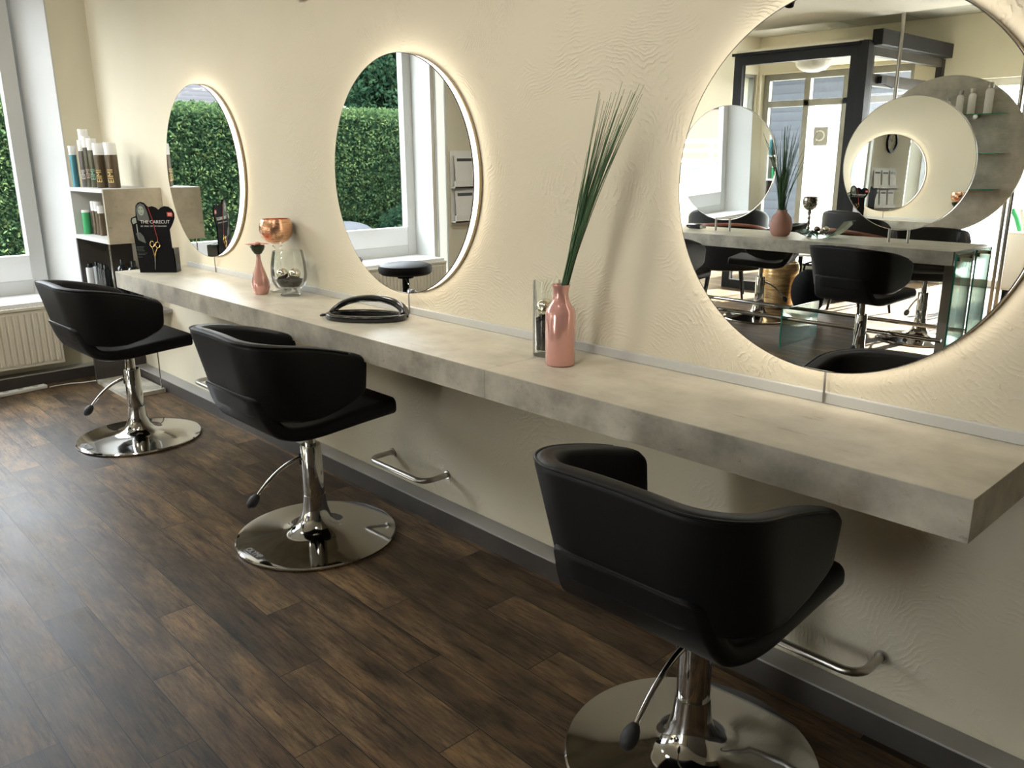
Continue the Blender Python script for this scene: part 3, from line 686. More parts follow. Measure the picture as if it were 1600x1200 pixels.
b.lathe([(0, .014), (.014, .018), (.025, .034), (.029, .05), (.025, .056), (0, .056)], seg=20).build('leaves', 'leaf_dark', fl, smooth=0)
b = MB()
for k in range(9):
    a = k*2*PI/9; r0 = .022; b.add([(r0*.4*math.cos(a), r0*.4*math.sin(a), .055), (.036*math.cos(a-.35), .036*math.sin(a-.35), .060), (.052*math.cos(a), .052*math.sin(a), .058), (.036*math.cos(a+.35), .036*math.sin(a+.35), .060)], [(0, 1, 2, 3)])
b.sphere((0, 0, .06), .013, 12, 8, (1, 1, .6)).build('petals', 'petal', fl, smooth=0)

g = thing('copper_goblet', 'tall candle goblet with hammered copper bowl and clear glass stem by the wall', 'goblet', (-3.285, -.075, CH))
MB().lathe([(0, .202), (.02, .203), (.042, .214), (.057, .235), (.063, .26), (.061, .285), (.054, .305), (.050, .305), (.056, .283), (.057, .26), (.05, .236), (.036, .222), (0, .215)], seg=40).build('bowl', 'copper', g).scale = (1.12, 1.12, 1.0)
MB().lathe([(0, 0), (.045, 0), (.046, .004), (.03, .01), (.012, .02), (.008, .04), (.015, .055), (.009, .07), (.009, .13), (.018, .145), (.012, .158), (.022, .170), (.012, .182), (.023, .193), (.012, .203), (0, .203)], seg=28).build('stem', 'clear_glass', g)
g = thing('glass_bowl', 'clear footed glass bowl holding dark stones and two silver balls, right of the copper goblet', 'bowl', (-3.145, -.105, CH))
MB().lathe([(0, 0), (.040, 0), (.042, .004), (.034, .012), (.030, .02), (.04, .026), (.058, .036), (.070, .06), (.074, .09), (.072, .13), (.066, .165), (.062, .185), (.0595, .185), (.064, .165), (.0695, .13), (.0715, .09), (.0675, .062), (.055, .04), (.03, .03), (0, .03)], seg=48).build('body', 'clear_glass', g)
def stones(name, loc, r0, r1, h, label, n=110, z0=.0):
    b = MB()
    b.lathe([(0, z0), (r0, z0), (r1, z0+h*.8), (r1*.8, z0+h*.95), (0, z0+h)], seg=24)
    for _ in range(n):
        a = random.random()*2*PI; q = random.random(); zz = z0+h*q*1.0; rr = (r0+(r1-r0)*q)*math.sqrt(random.uniform(.7, .92)) if q < .9 else r1*.85*math.sqrt(random.random())
        b.sphere((rr*math.cos(a), rr*math.sin(a), zz), .0055, 6, 4, (random.uniform(.7, 1.3),)*3)
    o = b.build(name, 'stones_dark', loc=loc); tag(o, label, 'stones', kind='stuff'); return o
stones('decorative_stones', (-3.145, -.105, CH), .042, .059, .030, 'dark brown stones filling the bottom of the footed glass bowl', 90, .040)
for k, (dx, dy, lb) in enumerate(((-.020, -.020, 'left silver ball lying on the stones in the footed glass bowl'), (.020, .014, 'right silver ball lying on the stones in the footed glass bowl'))):
    tag(MB().sphere((0, 0, 0), .0245, 24, 14, (1, 1, .92)).build('silver_ball', 'silver_ball', loc=(-3.145+dx, -.105+dy, CH+.0905)), lb, 'ball', 'silver balls in the footed glass bowl')

# black arched hand mirror lying by the middle mirror
hm = thing('hand_mirror', 'black oval hand mirror with raised arched handle lying on the counter', 'hand mirror', (-2.475, -.180, CH+.0005), R(36))
b = MB(); n = 48; loops = []
for i in range(n+1):
    a = 2*PI*i/n; c_, s_ = math.cos(a), math.sin(a); p = Vector((.136*c_, .070*s_, .011)); nn = Vector((c_/.136, s_/.070, 0)).normalized()
    loops.append([p+nn*u*1.0+Vector((0, 0, v)) for u, v in rrect(.012, .011, .006, 3)])
b.loft(loops, cap=False); b.build('rim', 'black_plastic', hm)
MB().lathe([(0, 0), (1, 0), (1, .006), (0, .006)], seg=48).build('mirror_glass', 'mirror', hm).scale = (.128, .062, 1)
loops = []
for i in range(25):
    a = PI*i/24; p = Vector((.134*math.cos(a), .030+.035*math.sin(a), .012+.052*math.sin(a)))
    T = Vector((-.134*math.sin(a), .035*math.cos(a), .052*math.cos(a))).normalized(); s1 = Vector((0, 1, .15)).normalized(); s1 = (s1-T*s1.dot(T)).normalized(); s2 = T.cross(s1)
    w1 = .022-.008*math.sin(a)
    loops.append([p+s1*u+s2*v_ for u, v_ in rrect(w1, .010, .006, 3)])
MB().loft(loops).build('handle', 'black_plastic', hm)
MB().tube([(-.146, 0, .012), (-.162, -.004, .010), (-.170, -.006, .009)], [.005, .0055, .003], 10).build('hanging_tip', 'black_plastic', hm)

# glass cylinder with stones and ball + pink vase with rush grass
g = thing('glass_cylinder', 'tall clear glass cylinder with dark stones and a silver ball, behind the tall pink vase', 'vase', (-1.640, -.118, CH))
MB().lathe([(0, 0), (.038, 0), (.040, .003), (.040, .215), (.0378, .215), (.0378, .014), (0, .012)], seg=48).build('body', 'clear_glass', g)
stones('decorative_pebbles', (-1.640, -.118, CH), .027, .0335, .095, 'dark stones filling the lower half of the tall glass cylinder', 150, .018)
tag(MB().sphere((0, 0, 0), .028, 28, 16).build('silver_ball', 'silver_ball', loc=(-1.644, -.119, CH+.136)), 'single silver ball resting on the stones in the tall glass cylinder', 'ball')
VP = (-1.535, -.172, CH)
v = thing('tall_pink_vase', 'tall glossy rose pink ceramic bottle vase holding green rush grass', 'vase', VP)
MB().lathe([(0, 0), (.045, 0), (.0505, .005), (.0505, .155), (.047, .167), (.035, .183), (.0285, .196), (.0255, .212), (.0275, .228), (.0315, .2385), (.0315, .242), (.028, .242), (.023, .225), (.021, .20), (0, .18)], seg=64).build('body', 'rose_metal', v, smooth=50).scale = (.82, .82, .915)
def grass_bundle(name, label, base, n, lean, H, spread, z0=.10, wcl=.014, r=.0016, seed=3):
    rd = random.Random(seed); b = MB(); base = Vector(base)
    for i in range(n):
        a = rd.random()*2*PI; q = math.sqrt(rd.random()); s0 = Vector((math.cos(a), math.sin(a), 0))*wcl*q
        L = H*rd.uniform(.72, 1.0) if i > 5 else H*rd.uniform(.95, 1.04)
        sp0 = Vector((rd.gauss(0, 1)*spread[0], rd.gauss(0, 1)*spread[1], 0)); ln = Vector(lean)*rd.uniform(.8, 1.25)
        pts = []; m_ = 10
        for k in range(m_+1):
            u = k/m_; pts.append(s0*(1-u*.3)+ln*(u*.80+.20*u*u)*L+sp0*u**1.7*L+Vector((0, 0, z0+L*u)))
        b.tube(pts, [r*(1-.72*(k/m_)**1.5) for k in range(m_+1)], 5)
    o = b.build(name, 'grass_green', loc=base); return tag(o, label, 'grass bundle')
grass_bundle('rush_grass', 'bundle of long thin green rushes leaning right out of the tall pink vase', VP, 52, (.265, .10, 0), .55, (.050, .02), z0=.165, wcl=.011)

# ------------------------------------------------------------------ small white box high on the wall
o = thing('wall_alarm', 'small white plastic box high on the wall between the far and middle mirrors', 'wall box', (-3.065, 0, 1.93))
MB().box(-.035, .035, -.022, -.001, -.045, .06).build('housing', 'white_plastic', o, smooth=0, bevel=.004)
MB().box(-.022, .022, -.026, -.022, -.030, .04).build('cover', 'cap_white', o, smooth=0, bevel=.002)

# ------------------------------------------------------------------ radiator, power strip, cable
rd_ = thing('radiator', 'cream ribbed panel radiator standing under the big window', 'radiator', (0, 0, 0))
RX, RY0, RY1, RZ0, RZ1 = -5.40, -2.62, -.415, .125, .475
b = MB(); n = int((RY1-RY0)/.033); b.box(RX-.062, RX-.006, RY0, RY1, RZ0, RZ1-.004)
for i in range(n):
    y = RY0+.01+(RY1-RY0-.02)*(i+.5)/n
    b.prism([(-.013, 0), (-.009, .0075), (.009, .0075), (.013, 0)], (Vector((RX-.006, y, RZ0+.022)), (0, 1, 0), (1, 0, 0), (0, 0, 1)), RZ1-RZ0-.06)
b.build('panel', 'radiator_enamel', rd_, smooth=0)
MB().box(RX-.07, RX+.003, RY0-.004, RY1+.004, RZ1-.018, RZ1).build('top_grille', 'radiator_enamel', rd_, smooth=0, bevel=.003)
b = MB()
for i in range(90): y = RY0+.03+(RY1-RY0-.06)*i/89; b.box(RX-.058, RX-.012, y-.006, y+.003, RZ1, RZ1+.0012)
sl_ = b.build('grille_slots', 'paper_grey', rd_, smooth=0)
for yy in (RY0+.25, RY1-.25): MB().box(XL+.001, RX-.06, yy-.02, yy+.02, .2, .4).build('wall_bracket', 'radiator_enamel', rd_, smooth=0)
cord = MB().tube([(-5.30, -.545, .012), (-5.33, -.50, .006), (-5.33, -.42, .005), (-5.30, -.36, .005), (-5.29, -.31, .006), (-5.275, -.27, .006)], .0035, 8).build('power_cable', 'white_plastic')
tag(cord, 'thin white cable running over the floor from the power strip to the shelf unit', 'cable')
ps = thing('power_strip', 'white power strip lying on the floor in front of the radiator', 'power strip', (-5.33, -.69, .0005), R(8))
MB().box(-.024, .024, -.14, .14, 0, .022).build('body', 'white_plastic', ps, smooth=0, bevel=.005)
for k in range(3): MB().lathe([(0, .0222), (.016, .0222), (.016, .023), (0, .023)], (0, -.08+.08*k, 0), 20).build('socket', 'print_grey', ps)

# ------------------------------------------------------------------ stool, magazines, clock by the end wall (seen in mirrors)
st = thing('rolling_stool', 'round black padded stool seen in the middle mirror in front of the window', 'stool', (-4.24, -1.36, 0))
MB().lathe([(0, .60), (.150, .60), (.165, .612), (.168, .635), (.162, .655), (.14, .664), (0, .668)], seg=48).build('seat', 'black_leather', st)
MB().lathe([(0, .60), (.05, .60), (.05, .575), (.022, .57), (.022, .40), (.028, .40), (.028, .12), (0, .12)], seg=24).build('column', 'frame_black', st)
for k in range(5):
    a = 2*PI*k/5+.3; l_ = MB().tube([(0, 0, .13), (.10*math.cos(a), .10*math.sin(a), .10), (.19*math.cos(a), .19*math.sin(a), .065)], [.02, .017, .013], 10).build('leg', 'chrome', st)
    MB().lathe([(0, -.012), (.026, -.012), (.026, .012), (0, .012)], (.19*math.cos(a), .19*math.sin(a), .0262), 16, 'y').build('castor', 'knob_black', l_)
MB().tube([(.03, .03, .585), (.10, .06, .575), (.13, .07, .555)], .005, 8).build('lever', 'chrome', st)
rk = thing('magazine_rack', 'white wall rack with magazine pockets on the end wall right of the window', 'rack', (XL, -3.16, .55))
b = MB().box(.001, .012, -.38, .38, .2, .80)
for z in (.22, .50): b.box(.012, .075, -.38, .38, z, z+.012).box(.066, .075, -.38, .38, z, z+.06)
b.build('panel', 'paper_white', rk, smooth=0)
for r_, z in enumerate((.232, .512)):
    for k in range(3):
        y = -3.16+.25-.25*k; mg = thing('magazine', ['upper', 'lower'][1-r_]+' row magazine on the wall rack, '+['next to the window', 'centre', 'farther from the window'][k], 'magazine', (XL+.035, y, .55+z+.0005), group='magazines on the wall rack')
        MB().obox((.008, 0, .125), (.005, 0, 0), (0, .1, 0), (-.012, 0, .125)).build('cover', 'paper_white', mg, smooth=0)
        MB().obox((.0145, -.03, .07), (.0008, 0, 0), (0, .045, 0), (-.004, 0, .045)).build('cover_picture', 'paper_grey', mg, smooth=0)
        MB().obox((.0065, .0, .215), (.0008, 0, 0), (0, .08, 0), (-.001, 0, .012)).build('cover_title', 'print_dark', mg, smooth=0)
ck = thing('wall_clock', 'round wall clock with black rim above the magazine rack', 'clock', (XL+.001, -3.30, 1.72))
m90 = Matrix.Rotation(R(90), 4, 'Y')
def facex(mb): 
    mb.v = [(z, y, -x) for x, y, z in mb.v]; return mb
facex(MB().lathe([(.13, 0), (.16, 0), (.16, .03), (.13, .03)], seg=48)).build('rim', 'frame_black', ck)
facex(MB().lathe([(0, .001), (.135, .001), (.135, .006), (0, .006)], seg=48)).build('face', 'wall_paint', ck)
b = MB()
for k in range(12):
    a = 2*PI*k/12; b.obox((.009, .11*math.sin(a), .11*math.cos(a)), (.001, 0, 0), (0, .012*math.sin(a), .012*math.cos(a)), (0, .003*math.cos(a), -.003*math.sin(a)))
b.build('hour_marks', 'print_dark', ck, smooth=0)
MB().tube([(.012, 0, 0), (.012, .05, .04)], .003, 6).tube([(.012, 0, 0), (.012, -.03, .09)], .002, 6).build('hands', 'print_dark', ck)

# ------------------------------------------------------------------ island
IX0, IX1, IY0, IY1 = -4.05, -1.80, -4.09, -3.53
isl = thing('island_counter', 'freestanding concrete-look island counter seen in the nearest mirror', 'counter', (0, 0, 0))
o = MB().box(IX0, IX1, IY0, IY1, CH-.085, CH-.002).build('countertop', 'concrete_face', isl, smooth=0, bevel=.001)
MB().box(IX0, IX1, IY0, IY1, CH-.002, CH).build('top_surface', 'concrete_top', o, smooth=0)
MB().box(IX1+.0, IX1+.004, IY0+.01, IY1-.01, CH-.085, CH-.002).build('end_plate', 'brushed_steel', o, smooth=0)
for xx in (IX1-.10, IX0+.15): MB().box(xx-.03, xx+.03, -3.84, -3.78, 0, CH-.085).build('leg', 'brushed_steel', isl, smooth=0, bevel=.002)
def gpanel(x, y0, y1, z0, z1, parent):
    g_ = MB().box(x-.004, x+.004, y0, y1, z0, z1).build('glass_panel', 'green_glass', parent, smooth=0)
    b = MB().box(x-.0045, x+.0045, y1-.003, y1+.001, z0, z1).box(x-.0045, x+.0045, y0-.001, y0+.003, z0, z1).box(x-.0045, x+.0045, y0, y1, z1-.001, z1+.0015)
    b.build('glass_edge', 'glass_edge', g_, smooth=0); return g_
for y0, y1 in ((-3.79, -3.515), (-4.10, -3.84)):
    g_ = gpanel(IX1+.022, y0, y1, .0, .735, isl)
    for yy in (y1-.035, y0+.035):
        MB().tube([(IX1+.004, yy, .705), (IX1+.034, yy, .705)], .011, 14).build('bolt', 'chrome', g_)
gpanel(-2.87, IY0+.02, IY1-.02, .0, .27, isl)
for yy in (-3.60, -4.02): MB().tube([(IX0+.1, yy, .20), (IX1-.03, yy, .20)], .014, 14).build('foot_rail', 'chrome', isl)
def island_mirror(x, label, tilt, yaw):
    t = thing('island_mirror', label, 'mirror', (x, -3.81, 0), 0, 'round mirrors standing on the island counter')
    z = 1.242
    MB().lathe([(0, .0075), (.407, .0075), (.407, .0085), (0, .0085)], (0, 0, z), 96, 'y').build('mirror_glass', 'mirror', t)
    MB().lathe([(0, -.0085), (.407, -.0085), (.407, -.0075), (0, -.0075)], (0, 0, z), 96, 'y').build('rear_mirror_glass', 'mirror', t)
    MB().lathe([(0, -.007), (.405, -.007), (.411, -.008), (.411, .008), (.405, .0070), (0, .007)], (0, 0, z), 96, 'y').build('rim', 'brushed_steel', t)
    for c_ in t.children:
        Mx = Matrix.Translation((0, 0, z)) @ Matrix.Rotation(R(yaw), 4, 'Z') @ Matrix.Rotation(R(tilt), 4, 'X') @ Matrix.Translation((0, 0, -z)); c_.matrix_local = Mx
    for s in (-.06, .06): MB().tube([(s, -.004, CH+.0005), (s, -.004, z-.395)], .0085, 14).build('post', 'brushed_steel', t)
    return t
island_mirror(-3.555, 'left round mirror on the island counter, as seen in the nearest wall mirror', -1.2, 0)
island_mirror(-2.245, 'right round mirror on the island counter, in front of the round shelf disc', 1.0, .6)
# decorations on island
VV = (-3.03, -3.73, CH)
v = thing('matt_pink_vase', 'matt dusty pink vase standing on the island counter between its mirrors', 'vase', VV)
MB().lathe([(0, 0), (.045, 0), (.060, .01), (.075, .045), (.077, .09), (.066, .13), (.045, .155), (.036, .165), (.036, .182), (.031, .182), (.03, .16), (0, .15)], seg=48).build('body', 'rose_matte', v, smooth=60)
grass_bundle('green_grass', 'bushy green grass bundle standing in the matt pink vase on the island', VV, 60, (-.03, 0, 0), .62, (.15, .05), z0=.12, wcl=.022, r=.003, seed=9)
g = thing('silver_goblet', 'silver mosaic candle goblet with twisted stem on the island counter', 'goblet', (-2.95, -3.97, CH))
MB().lathe([(0, .17), (.02, .172), (.042, .19), (.052, .215), (.052, .24), (.046, .265), (.042, .265), (.048, .24), (.046, .215), (.036, .196), (0, .18)], seg=36).build('bowl', 'silver_mosaic', g)
MB().lathe([(0, 0), (.042, 0), (.04, .006), (.012, .014), (.008, .03), (.013, .045), (.007, .06), (.012, .08), (.007, .10), (.012, .12), (.007, .135), (.014, .15), (.01, .172), (0, .172)], seg=20).build('stem', 'silver_mosaic', g)
g = thing('glass_dish', 'curved rectangular glass dish of dark leaves standing on the island counter', 'dish', (-2.74, -3.80, CH+.0005))
b = MB(); n = 14
for side in (0,):
    pts = [(-.17+.34*i/n, .115*((-.17+.34*i/n)/.17)**2*(1 if i > n/2 else .35)) for i in range(n+1)]
    vv = [(x, y, z+.002) for y in (-.09, .09) for x, z in pts]; vv += [(x, y, z+.008) for y in (-.09, .09) for x, z in pts]; k = n+1
    b.add(vv, [(i, i+1, k+i+1, k+i) for i in range(n)]+[(2*k+i, 3*k+i, 3*k+i+1, 2*k+i+1) for i in range(n)]+[(i, 2*k+i, 2*k+i+1, i+1) for i in range(n)]+[(k+i, k+i+1, 3*k+i+1, 3*k+i) for i in range(n)]+[(0, k, 3*k, 2*k), (n, 2*k+n, 3*k+n, k+n)])
b.build('body', 'green_glass', g)
b = MB(); rdm = random.Random(4)
for k in range(70):
    c_ = Vector((rdm.uniform(-.15, .07), rdm.uniform(-.07, .07), .018+rdm.uniform(0, .025))); a = rdm.random()*2*PI; t_ = rdm.uniform(-.4, .5)
    u = Vector((math.cos(a), math.sin(a), t_))*.032; v_ = Vector((-math.sin(a), math.cos(a), 0))*.012
    b.add([c_-u, c_-v_, c_+u, c_+v_], [(0, 1, 2, 3)])
tag(b.build('dried_leaves', 'leaf_dark', loc=(-2.74, -3.80, CH+.0005), smooth=0), 'dark green dried leaves heaped in the curved glass dish', 'leaves', kind='stuff')
for k, (dx, dy, lb) in enumerate(((-.055, 0, 'left pale ball lying on leaves in the glass dish'), (.0, -.02, 'right pale ball lying on leaves in the glass dish'))):
    tag(MB().sphere((0, 0, 0), .022, 18, 10, (1, 1, .9)).build('decorative_ball', 'silver_mosaic' if k == 0 else 'silver_ball', loc=(-2.74+dx, -3.80+dy, CH+.058)), lb, 'ball', 'balls in the glass dish')
hd = thing('hair_clipper', 'black hand-held hair tool lying at the far end of the island counter', 'hair tool', (-3.80, -3.80, CH+.0005), R(20))
MB().tube([(-.09, 0, .022), (-.05, 0, .022), (.02, 0, .024), (.07, 0, .026), (.10, 0, .026)], [.014, .021, .0215, .0225, .017], 16).build('body', 'black_plastic', hd)
MB().box(.10, .125, -.018, .018, .014, .036).build('head', 'brushed_steel', hd, smooth=0)

# ------------------------------------------------------------------ round shelf divider behind the island
DX, DY, DZ, DR = -2.79, -5.86, 1.285, .635
dv = thing('round_shelf_divider', 'large round concrete-look disc with glass shelves on floor-to-ceiling steel poles', 'room divider', (DX, DY, 0))
MB().lathe([(0, -.012), (DR-.002, -.012), (DR, -.010), (DR, .010), (DR-.002, .012), (0, .012)], (0, 0, DZ), 96, 'y').build('disc', 'concrete_disc', dv)
for sx_ in (-.463, .515, .557):
    MB().tube([(sx_, -.030, .0), (sx_, -.030, 2.449)], .0155, 14).build('pole', 'brushed_steel', dv)
SHZ = (1.60, 1.30, 1.02)
for z in SHZ:
    s = MB().box(.0, .47, .014, .13, z, z+.007).build('glass_shelf', 'green_glass', dv, smooth=0)
    MB().box(.0, .47, .129, .1312, z, z+.007).build('glass_edge', 'glass_edge', s, smooth=0)
    MB().tube([(.235, .012, z-.012), (.235, .06, z-.012)], .017, 14).build('bracket', 'brushed_steel', s)
def prod(dx, z, h, r, lb, grp='bottles on the round shelf divider'):
    can('shampoo_bottle', h, r, 'cap_white', 'brushed_steel', .17, 'print_teal', None, lb, grp, (DX+dx, DY+.075, z+.0075), capr=.75, shoulder=True)
prod(.11, 1.60, .185, .027, 'left white bottle of three on the top glass shelf')
prod(.20, 1.60, .195, .029, 'middle white bottle of three on the top glass shelf')
prod(.325, 1.60, .235, .031, 'tallest white bottle at the right on the top glass shelf')
prod(.12, 1.02, .16, .028, 'white bottle alone on the lowest glass shelf of the round disc')
prod(-.04+.06, 1.60, .13, .02, 'small white bottle at the left end of the top glass shelf')
pn = thing('pineapple_ornament', 'white ceramic pineapple ornament on the middle glass shelf of the round disc', 'ornament', (DX+.155, DY+.07, 1.3075))
MB().lathe([(0, 0), (.02, 0), (.036, .02), (.040, .05), (.034, .085), (.018, .105), (0, .11)], seg=20).build('fruit', 'cap_white', pn)
b = MB()
for k in range(9):
    a = k*2*PI/9; r_ = .03 if k % 2 else .018; b.add([(.006*math.cos(a-.8), .006*math.sin(a-.8), .10), (r_*math.cos(a), r_*math.sin(a), .16-.3*r_), (.006*math.cos(a+.8), .006*math.sin(a+.8), .10)], [(0, 1, 2)])
b.build('crown', 'cap_white', pn, smooth=0)

# ------------------------------------------------------------------ waiting area
def armchair(loc, rz, label):
    t = thing('armchair', label, 'armchair', loc, rz, 'dark armchairs in the waiting area')
    loops = []
    for i in range(41):
        s = -1+2*i/40; a = s*R(115); h = .74-.16*abs(s)**2; rr = .33
        p = Vector((rr*math.sin(a), -rr*math.cos(a)*.95, 0)); n_ = Vector((math.sin(a), -math.cos(a), 0))
        loops.append([(p.x+n_.x*u*1., p.y+n_.y*u, .40+(h-.40)/2+v_) for u, v_ in rrect(.035, (h-.16)/2+.0, .03, 3)])
    MB().loft(loops).build('backrest', 'black_leather', t, smooth=60)
    MB().tube([(.365*math.sin(s*R(115)), -.365*math.cos(s*R(115))*.95, .70-.16*abs(s)**2) for s in [-1+i/15 for i in range(31)]], .018, 8).build('leather_trim', 'leather_brown', t)
    MB().lathe([(0, .28), (.29, .28), (.31, .30), (.31, .40), (.28, .43), (0, .44)], seg=40).build('seat', 'black_leather', t)
    for k in range(4):
        a = PI/4+k*PI/2; MB().tube([(.2*math.cos(a), .2*math.sin(a), .29), (.25*math.cos(a), .25*math.sin(a), 0)], [.018, .010], 10).build('leg', 'frame_black', t)
    return t
ac = armchair((-4.38, -5.18, 0), R(150), 'dark armchair with brown edge left, before the glass entrance front')
copy_tree(ac, (-3.12, -5.30, 0), R(200), 'dark armchair with brown edge right of the gold basket, before the shelf disc')
tb = thing('side_table', 'low white round table between the dark armchairs and the glass front', 'table', (-3.75, -5.42, 0))
MB().lathe([(0, .43), (.21, .43), (.215, .44), (.21, .45), (0, .45)], seg=40).build('tabletop', 'cap_white', tb)
MB().lathe([(0, 0), (.15, 0), (.15, .01), (.02, .02), (.02, .43), (0, .43)], seg=24).build('pedestal', 'frame_black', tb)
bk = thing('gold_basket', 'tall hammered gold basket standing on the floor behind the island', 'basket', (-3.70, -4.98, 0))
MB().lathe([(0, 0), (.11, 0), (.13, .02), (.155, .20), (.16, .36), (.15, .40), (.143, .40), (.15, .35), (.12, .03), (0, .03)], seg=40).build('body', 'gold_basket', bk)
bg_ = thing('black_bag', 'black rounded bag standing on the floor right of the gold basket', 'bag', (-3.36, -4.86, 0))
MB().sphere((0, 0, .19), .19, 28, 16, (.8, .55, 1.)).build('body', 'black_matt', bg_)
MB().tube([(-.06, 0, .36), (-.05, 0, .42), (0, 0, .44), (.05, 0, .42), (.06, 0, .36)], .008, 8).build('handle', 'black_matt', bg_)
cb = thing('white_cabinet', 'narrow white cabinet by the bright shop window right of the steel poles', 'cabinet', (-2.33, -6.9, 0))
MB().box(-.14, .2, -.18, .18, .10, .62).build('body', 'white_plastic', cb, smooth=0, bevel=.006)
MB().box(-.12, .18, -.16, .16, 0, .10).build('plinth', 'frame_black', cb, smooth=0)
MB().box(-.13, .03, .181, .186, .12, .60).build('door', 'cap_white', cb, smooth=0, bevel=.002)
gb = thing('towel_bundle', 'green and white rolled towels standing in a bundle on the white cabinet', 'towels', (-2.33, -6.9, .6205))
for k in range(7):
    x_ = -.09+.04*k; MB().tube([(x_, .02*(k % 3), .0), (x_*1.5, .02*(k % 3), .12), (x_*2., .02*(k % 3), .19)], .022, 10).build('rolled_towel', ['can_green', 'cap_white', 'pale_green'][k % 3], gb)

# ------------------------------------------------------------------ outside
struct(MB().box(-60, 40, -60, 40, -.35, -.15).build('ground_outside', 'asphalt', smooth=0))
struct(MB().box(-9, 12, -16, YB-.25, -.15, -.03).build('pavement_outside', 'paving', smooth=0))
def leafcloud(name, label, cat, boxes, n, size, leafm, corem, core, seed=1, group=None):
    r = np.random.RandomState(seed); b = MB(); b.cur = 0
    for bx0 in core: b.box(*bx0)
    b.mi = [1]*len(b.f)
    tot = sum(w_ for *_, w_ in boxes); V = []; F = []
    for kind, pr, w_ in boxes:
        k = int(n*w_/tot)
        if kind == 'box':
            x0, x1, y0, y1, z0, z1 = pr; P = r.uniform([x0, y0, z0], [x1, y1, z1], (k, 3))
        else:
            c_, rad = np.array(pr[:3]), np.array(pr[3:6]); d = r.normal(size=(k, 3)); d /= np.linalg.norm(d, axis=1)[:, None]; P = c_+d*rad*(r.uniform(.35, 1, (k, 1))**.5)
        u = r.normal(size=(k, 3)); u /= np.linalg.norm(u, axis=1)[:, None]; v_ = np.cross(u, r.normal(size=(k, 3))); v_ /= np.linalg.norm(v_, axis=1)[:, None]
        s_ = size*r.uniform(.6, 1.3, (k, 1)); u = u*s_; v_ = v_*s_*.55
        Q = np.stack([P-u, P-v_, P+u, P+v_], 1).reshape(-1, 3); base = len(b.v)+len(V); V += Q.tolist(); F += [(base+4*i, base+4*i+1, base+4*i+2, base+4*i+3) for i in range(k)]
    b.v += [tuple(q) for q in V]; b.f += F; b.mi += [0]*len(F)
    o = b.build(name, leafm, smooth=0, mats=[corem])
    return tag(o, label, cat, group)
HX = -13.2
leafcloud('hedge', 'tall clipped green hedge across the road, seen through the big window and in the mirrors', 'hedge',
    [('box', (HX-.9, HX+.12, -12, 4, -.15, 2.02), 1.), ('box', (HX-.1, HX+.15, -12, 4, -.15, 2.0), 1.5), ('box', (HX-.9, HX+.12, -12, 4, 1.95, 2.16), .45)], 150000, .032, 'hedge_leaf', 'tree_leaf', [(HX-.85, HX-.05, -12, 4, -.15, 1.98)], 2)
def tree(x, y, h, r, label, seed):
    t = thing('broadleaf_tree', label, 'tree', (0, 0, 0), group='trees beyond the hedge')
    MB().tube([(x, y, -.15), (x+.1, y, h*.5), (x, y+.1, h*.8)], [.22, .16, .08], 10).build('trunk', 'bark', t)
    rr = random.Random(seed); bl = []
    for k in range(9):
        bl.append(('sph', (x+rr.uniform(-.6, .6)*r, y+rr.uniform(-.8, .8)*r, h*.56+rr.uniform(-.62, .5)*r*1.25, r*.62, r*.62, r*.58), 1))
    o = leafcloud('crown', '', '', bl, 26000, .062, 'tree_leaf', 'tree_leaf', [], seed); del o['label']; del o['category']; o.parent = t
tree(-17.0, -14.2, 6.5, 1.7, 'dark tree behind the hedge at the left in the middle mirror', 1)
tree(-16.4, -10.4, 6.4, 1.7, 'dark tree behind the hedge beside the window frame in the middle mirror', 2)
tree(-21, -12.3, 7.5, 2.0, 'dark tree farther back behind the hedge in the middle mirror', 3)
tree(-29, 37, 7.5, 3.4, 'distant pale tree seen in the left island mirror', 4)
tree(-41, 34, 8.0, 2.6, 'distant tree above the brown barn in the left island mirror', 5)
hs = thing('tiled_roof_house', 'house with dark tiled roof rising behind the hedge in the farthest mirror', 'house', (0, 0, 0))
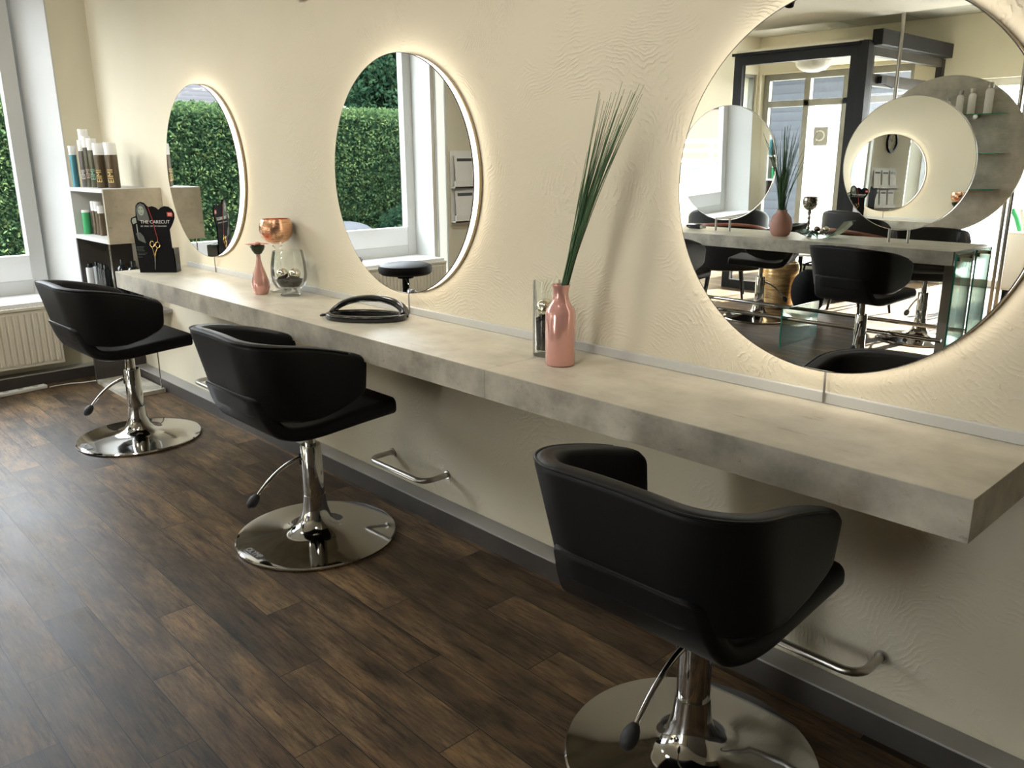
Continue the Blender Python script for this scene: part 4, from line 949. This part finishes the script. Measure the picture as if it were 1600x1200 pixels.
MB().box(-24, -17.5, -7.6, 3.4, -.15, 2.2).build('wall', 'stucco', hs, smooth=0)
MB().prism([(-17.0, 2.1), (-20.8, 5.3), (-24.6, 2.1), (-24.6, 1.95), (-17.0, 1.95)], ((0, -8.0, 0), (1, 0, 0), (0, 0, 1), (0, 1, 0)), 11.8).build('roof', 'roof_tiles', hs, smooth=0)
sd = thing('siding_house', 'grey horizontally clad house opposite the entrance, seen through the glass front', 'house', (0, 0, 0))
MB().box(-13.5, -6.2, -16, -12.8, -.15, 3.2).build('wall', 'siding', sd, smooth=0)
MB().prism([(-14.1, 3.0), (-9.85, 5.2), (-5.6, 3.0), (-5.6, 2.85), (-14.1, 2.85)], ((0, -16.5, 0), (1, 0, 0), (0, 0, 1), (0, 1, 0)), 4.1).build('roof', 'roof_tiles', sd, smooth=0)
bn = thing('brown_barn', 'low brown building behind the white fence in the left island mirror', 'building', (0, 0, 0))
MB().box(-33, -19, 24, 29, -.15, 2.3).build('wall', 'barn_brown', bn, smooth=0)
MB().prism([(-33.4, 2.3), (-26, 3.6), (-18.6, 2.3)], ((0, 23.6, 0), (1, 0, 0), (0, 0, 1), (0, 1, 0)), 5.8).build('roof', 'roof_tiles', bn, smooth=0)
fn = thing('white_fence', 'white rail fence across the yard, seen in the left island mirror', 'fence', (0, 0, 0))
for k in range(12): MB().box(-24+1.6*k-.06, -24+1.6*k+.06, 16.94, 17.06, -.15, 1.0).build('post', 'cap_white', fn, smooth=0)
for z in (.25, .6, .92): MB().box(-24.2, -6.2, 16.88, 16.94, z-.07, z+.07).build('rail', 'cap_white', fn, smooth=0)
leafcloud('low_shrub', 'low dark shrub at the foot of the hedge in the middle mirror', 'shrub', [('sph', (HX+.7, -7.6, .15, .5, .7, .35), 1)], 1500, .05, 'tree_leaf', 'tree_leaf', [], 8)
tag(MB().sphere((HX+1.0, -5.9, .0), .5, 20, 12, (.8, 1.2, .55)).build('boulder', 'boulder'), 'pale grey flat boulder at the roadside in the middle mirror', 'boulder')
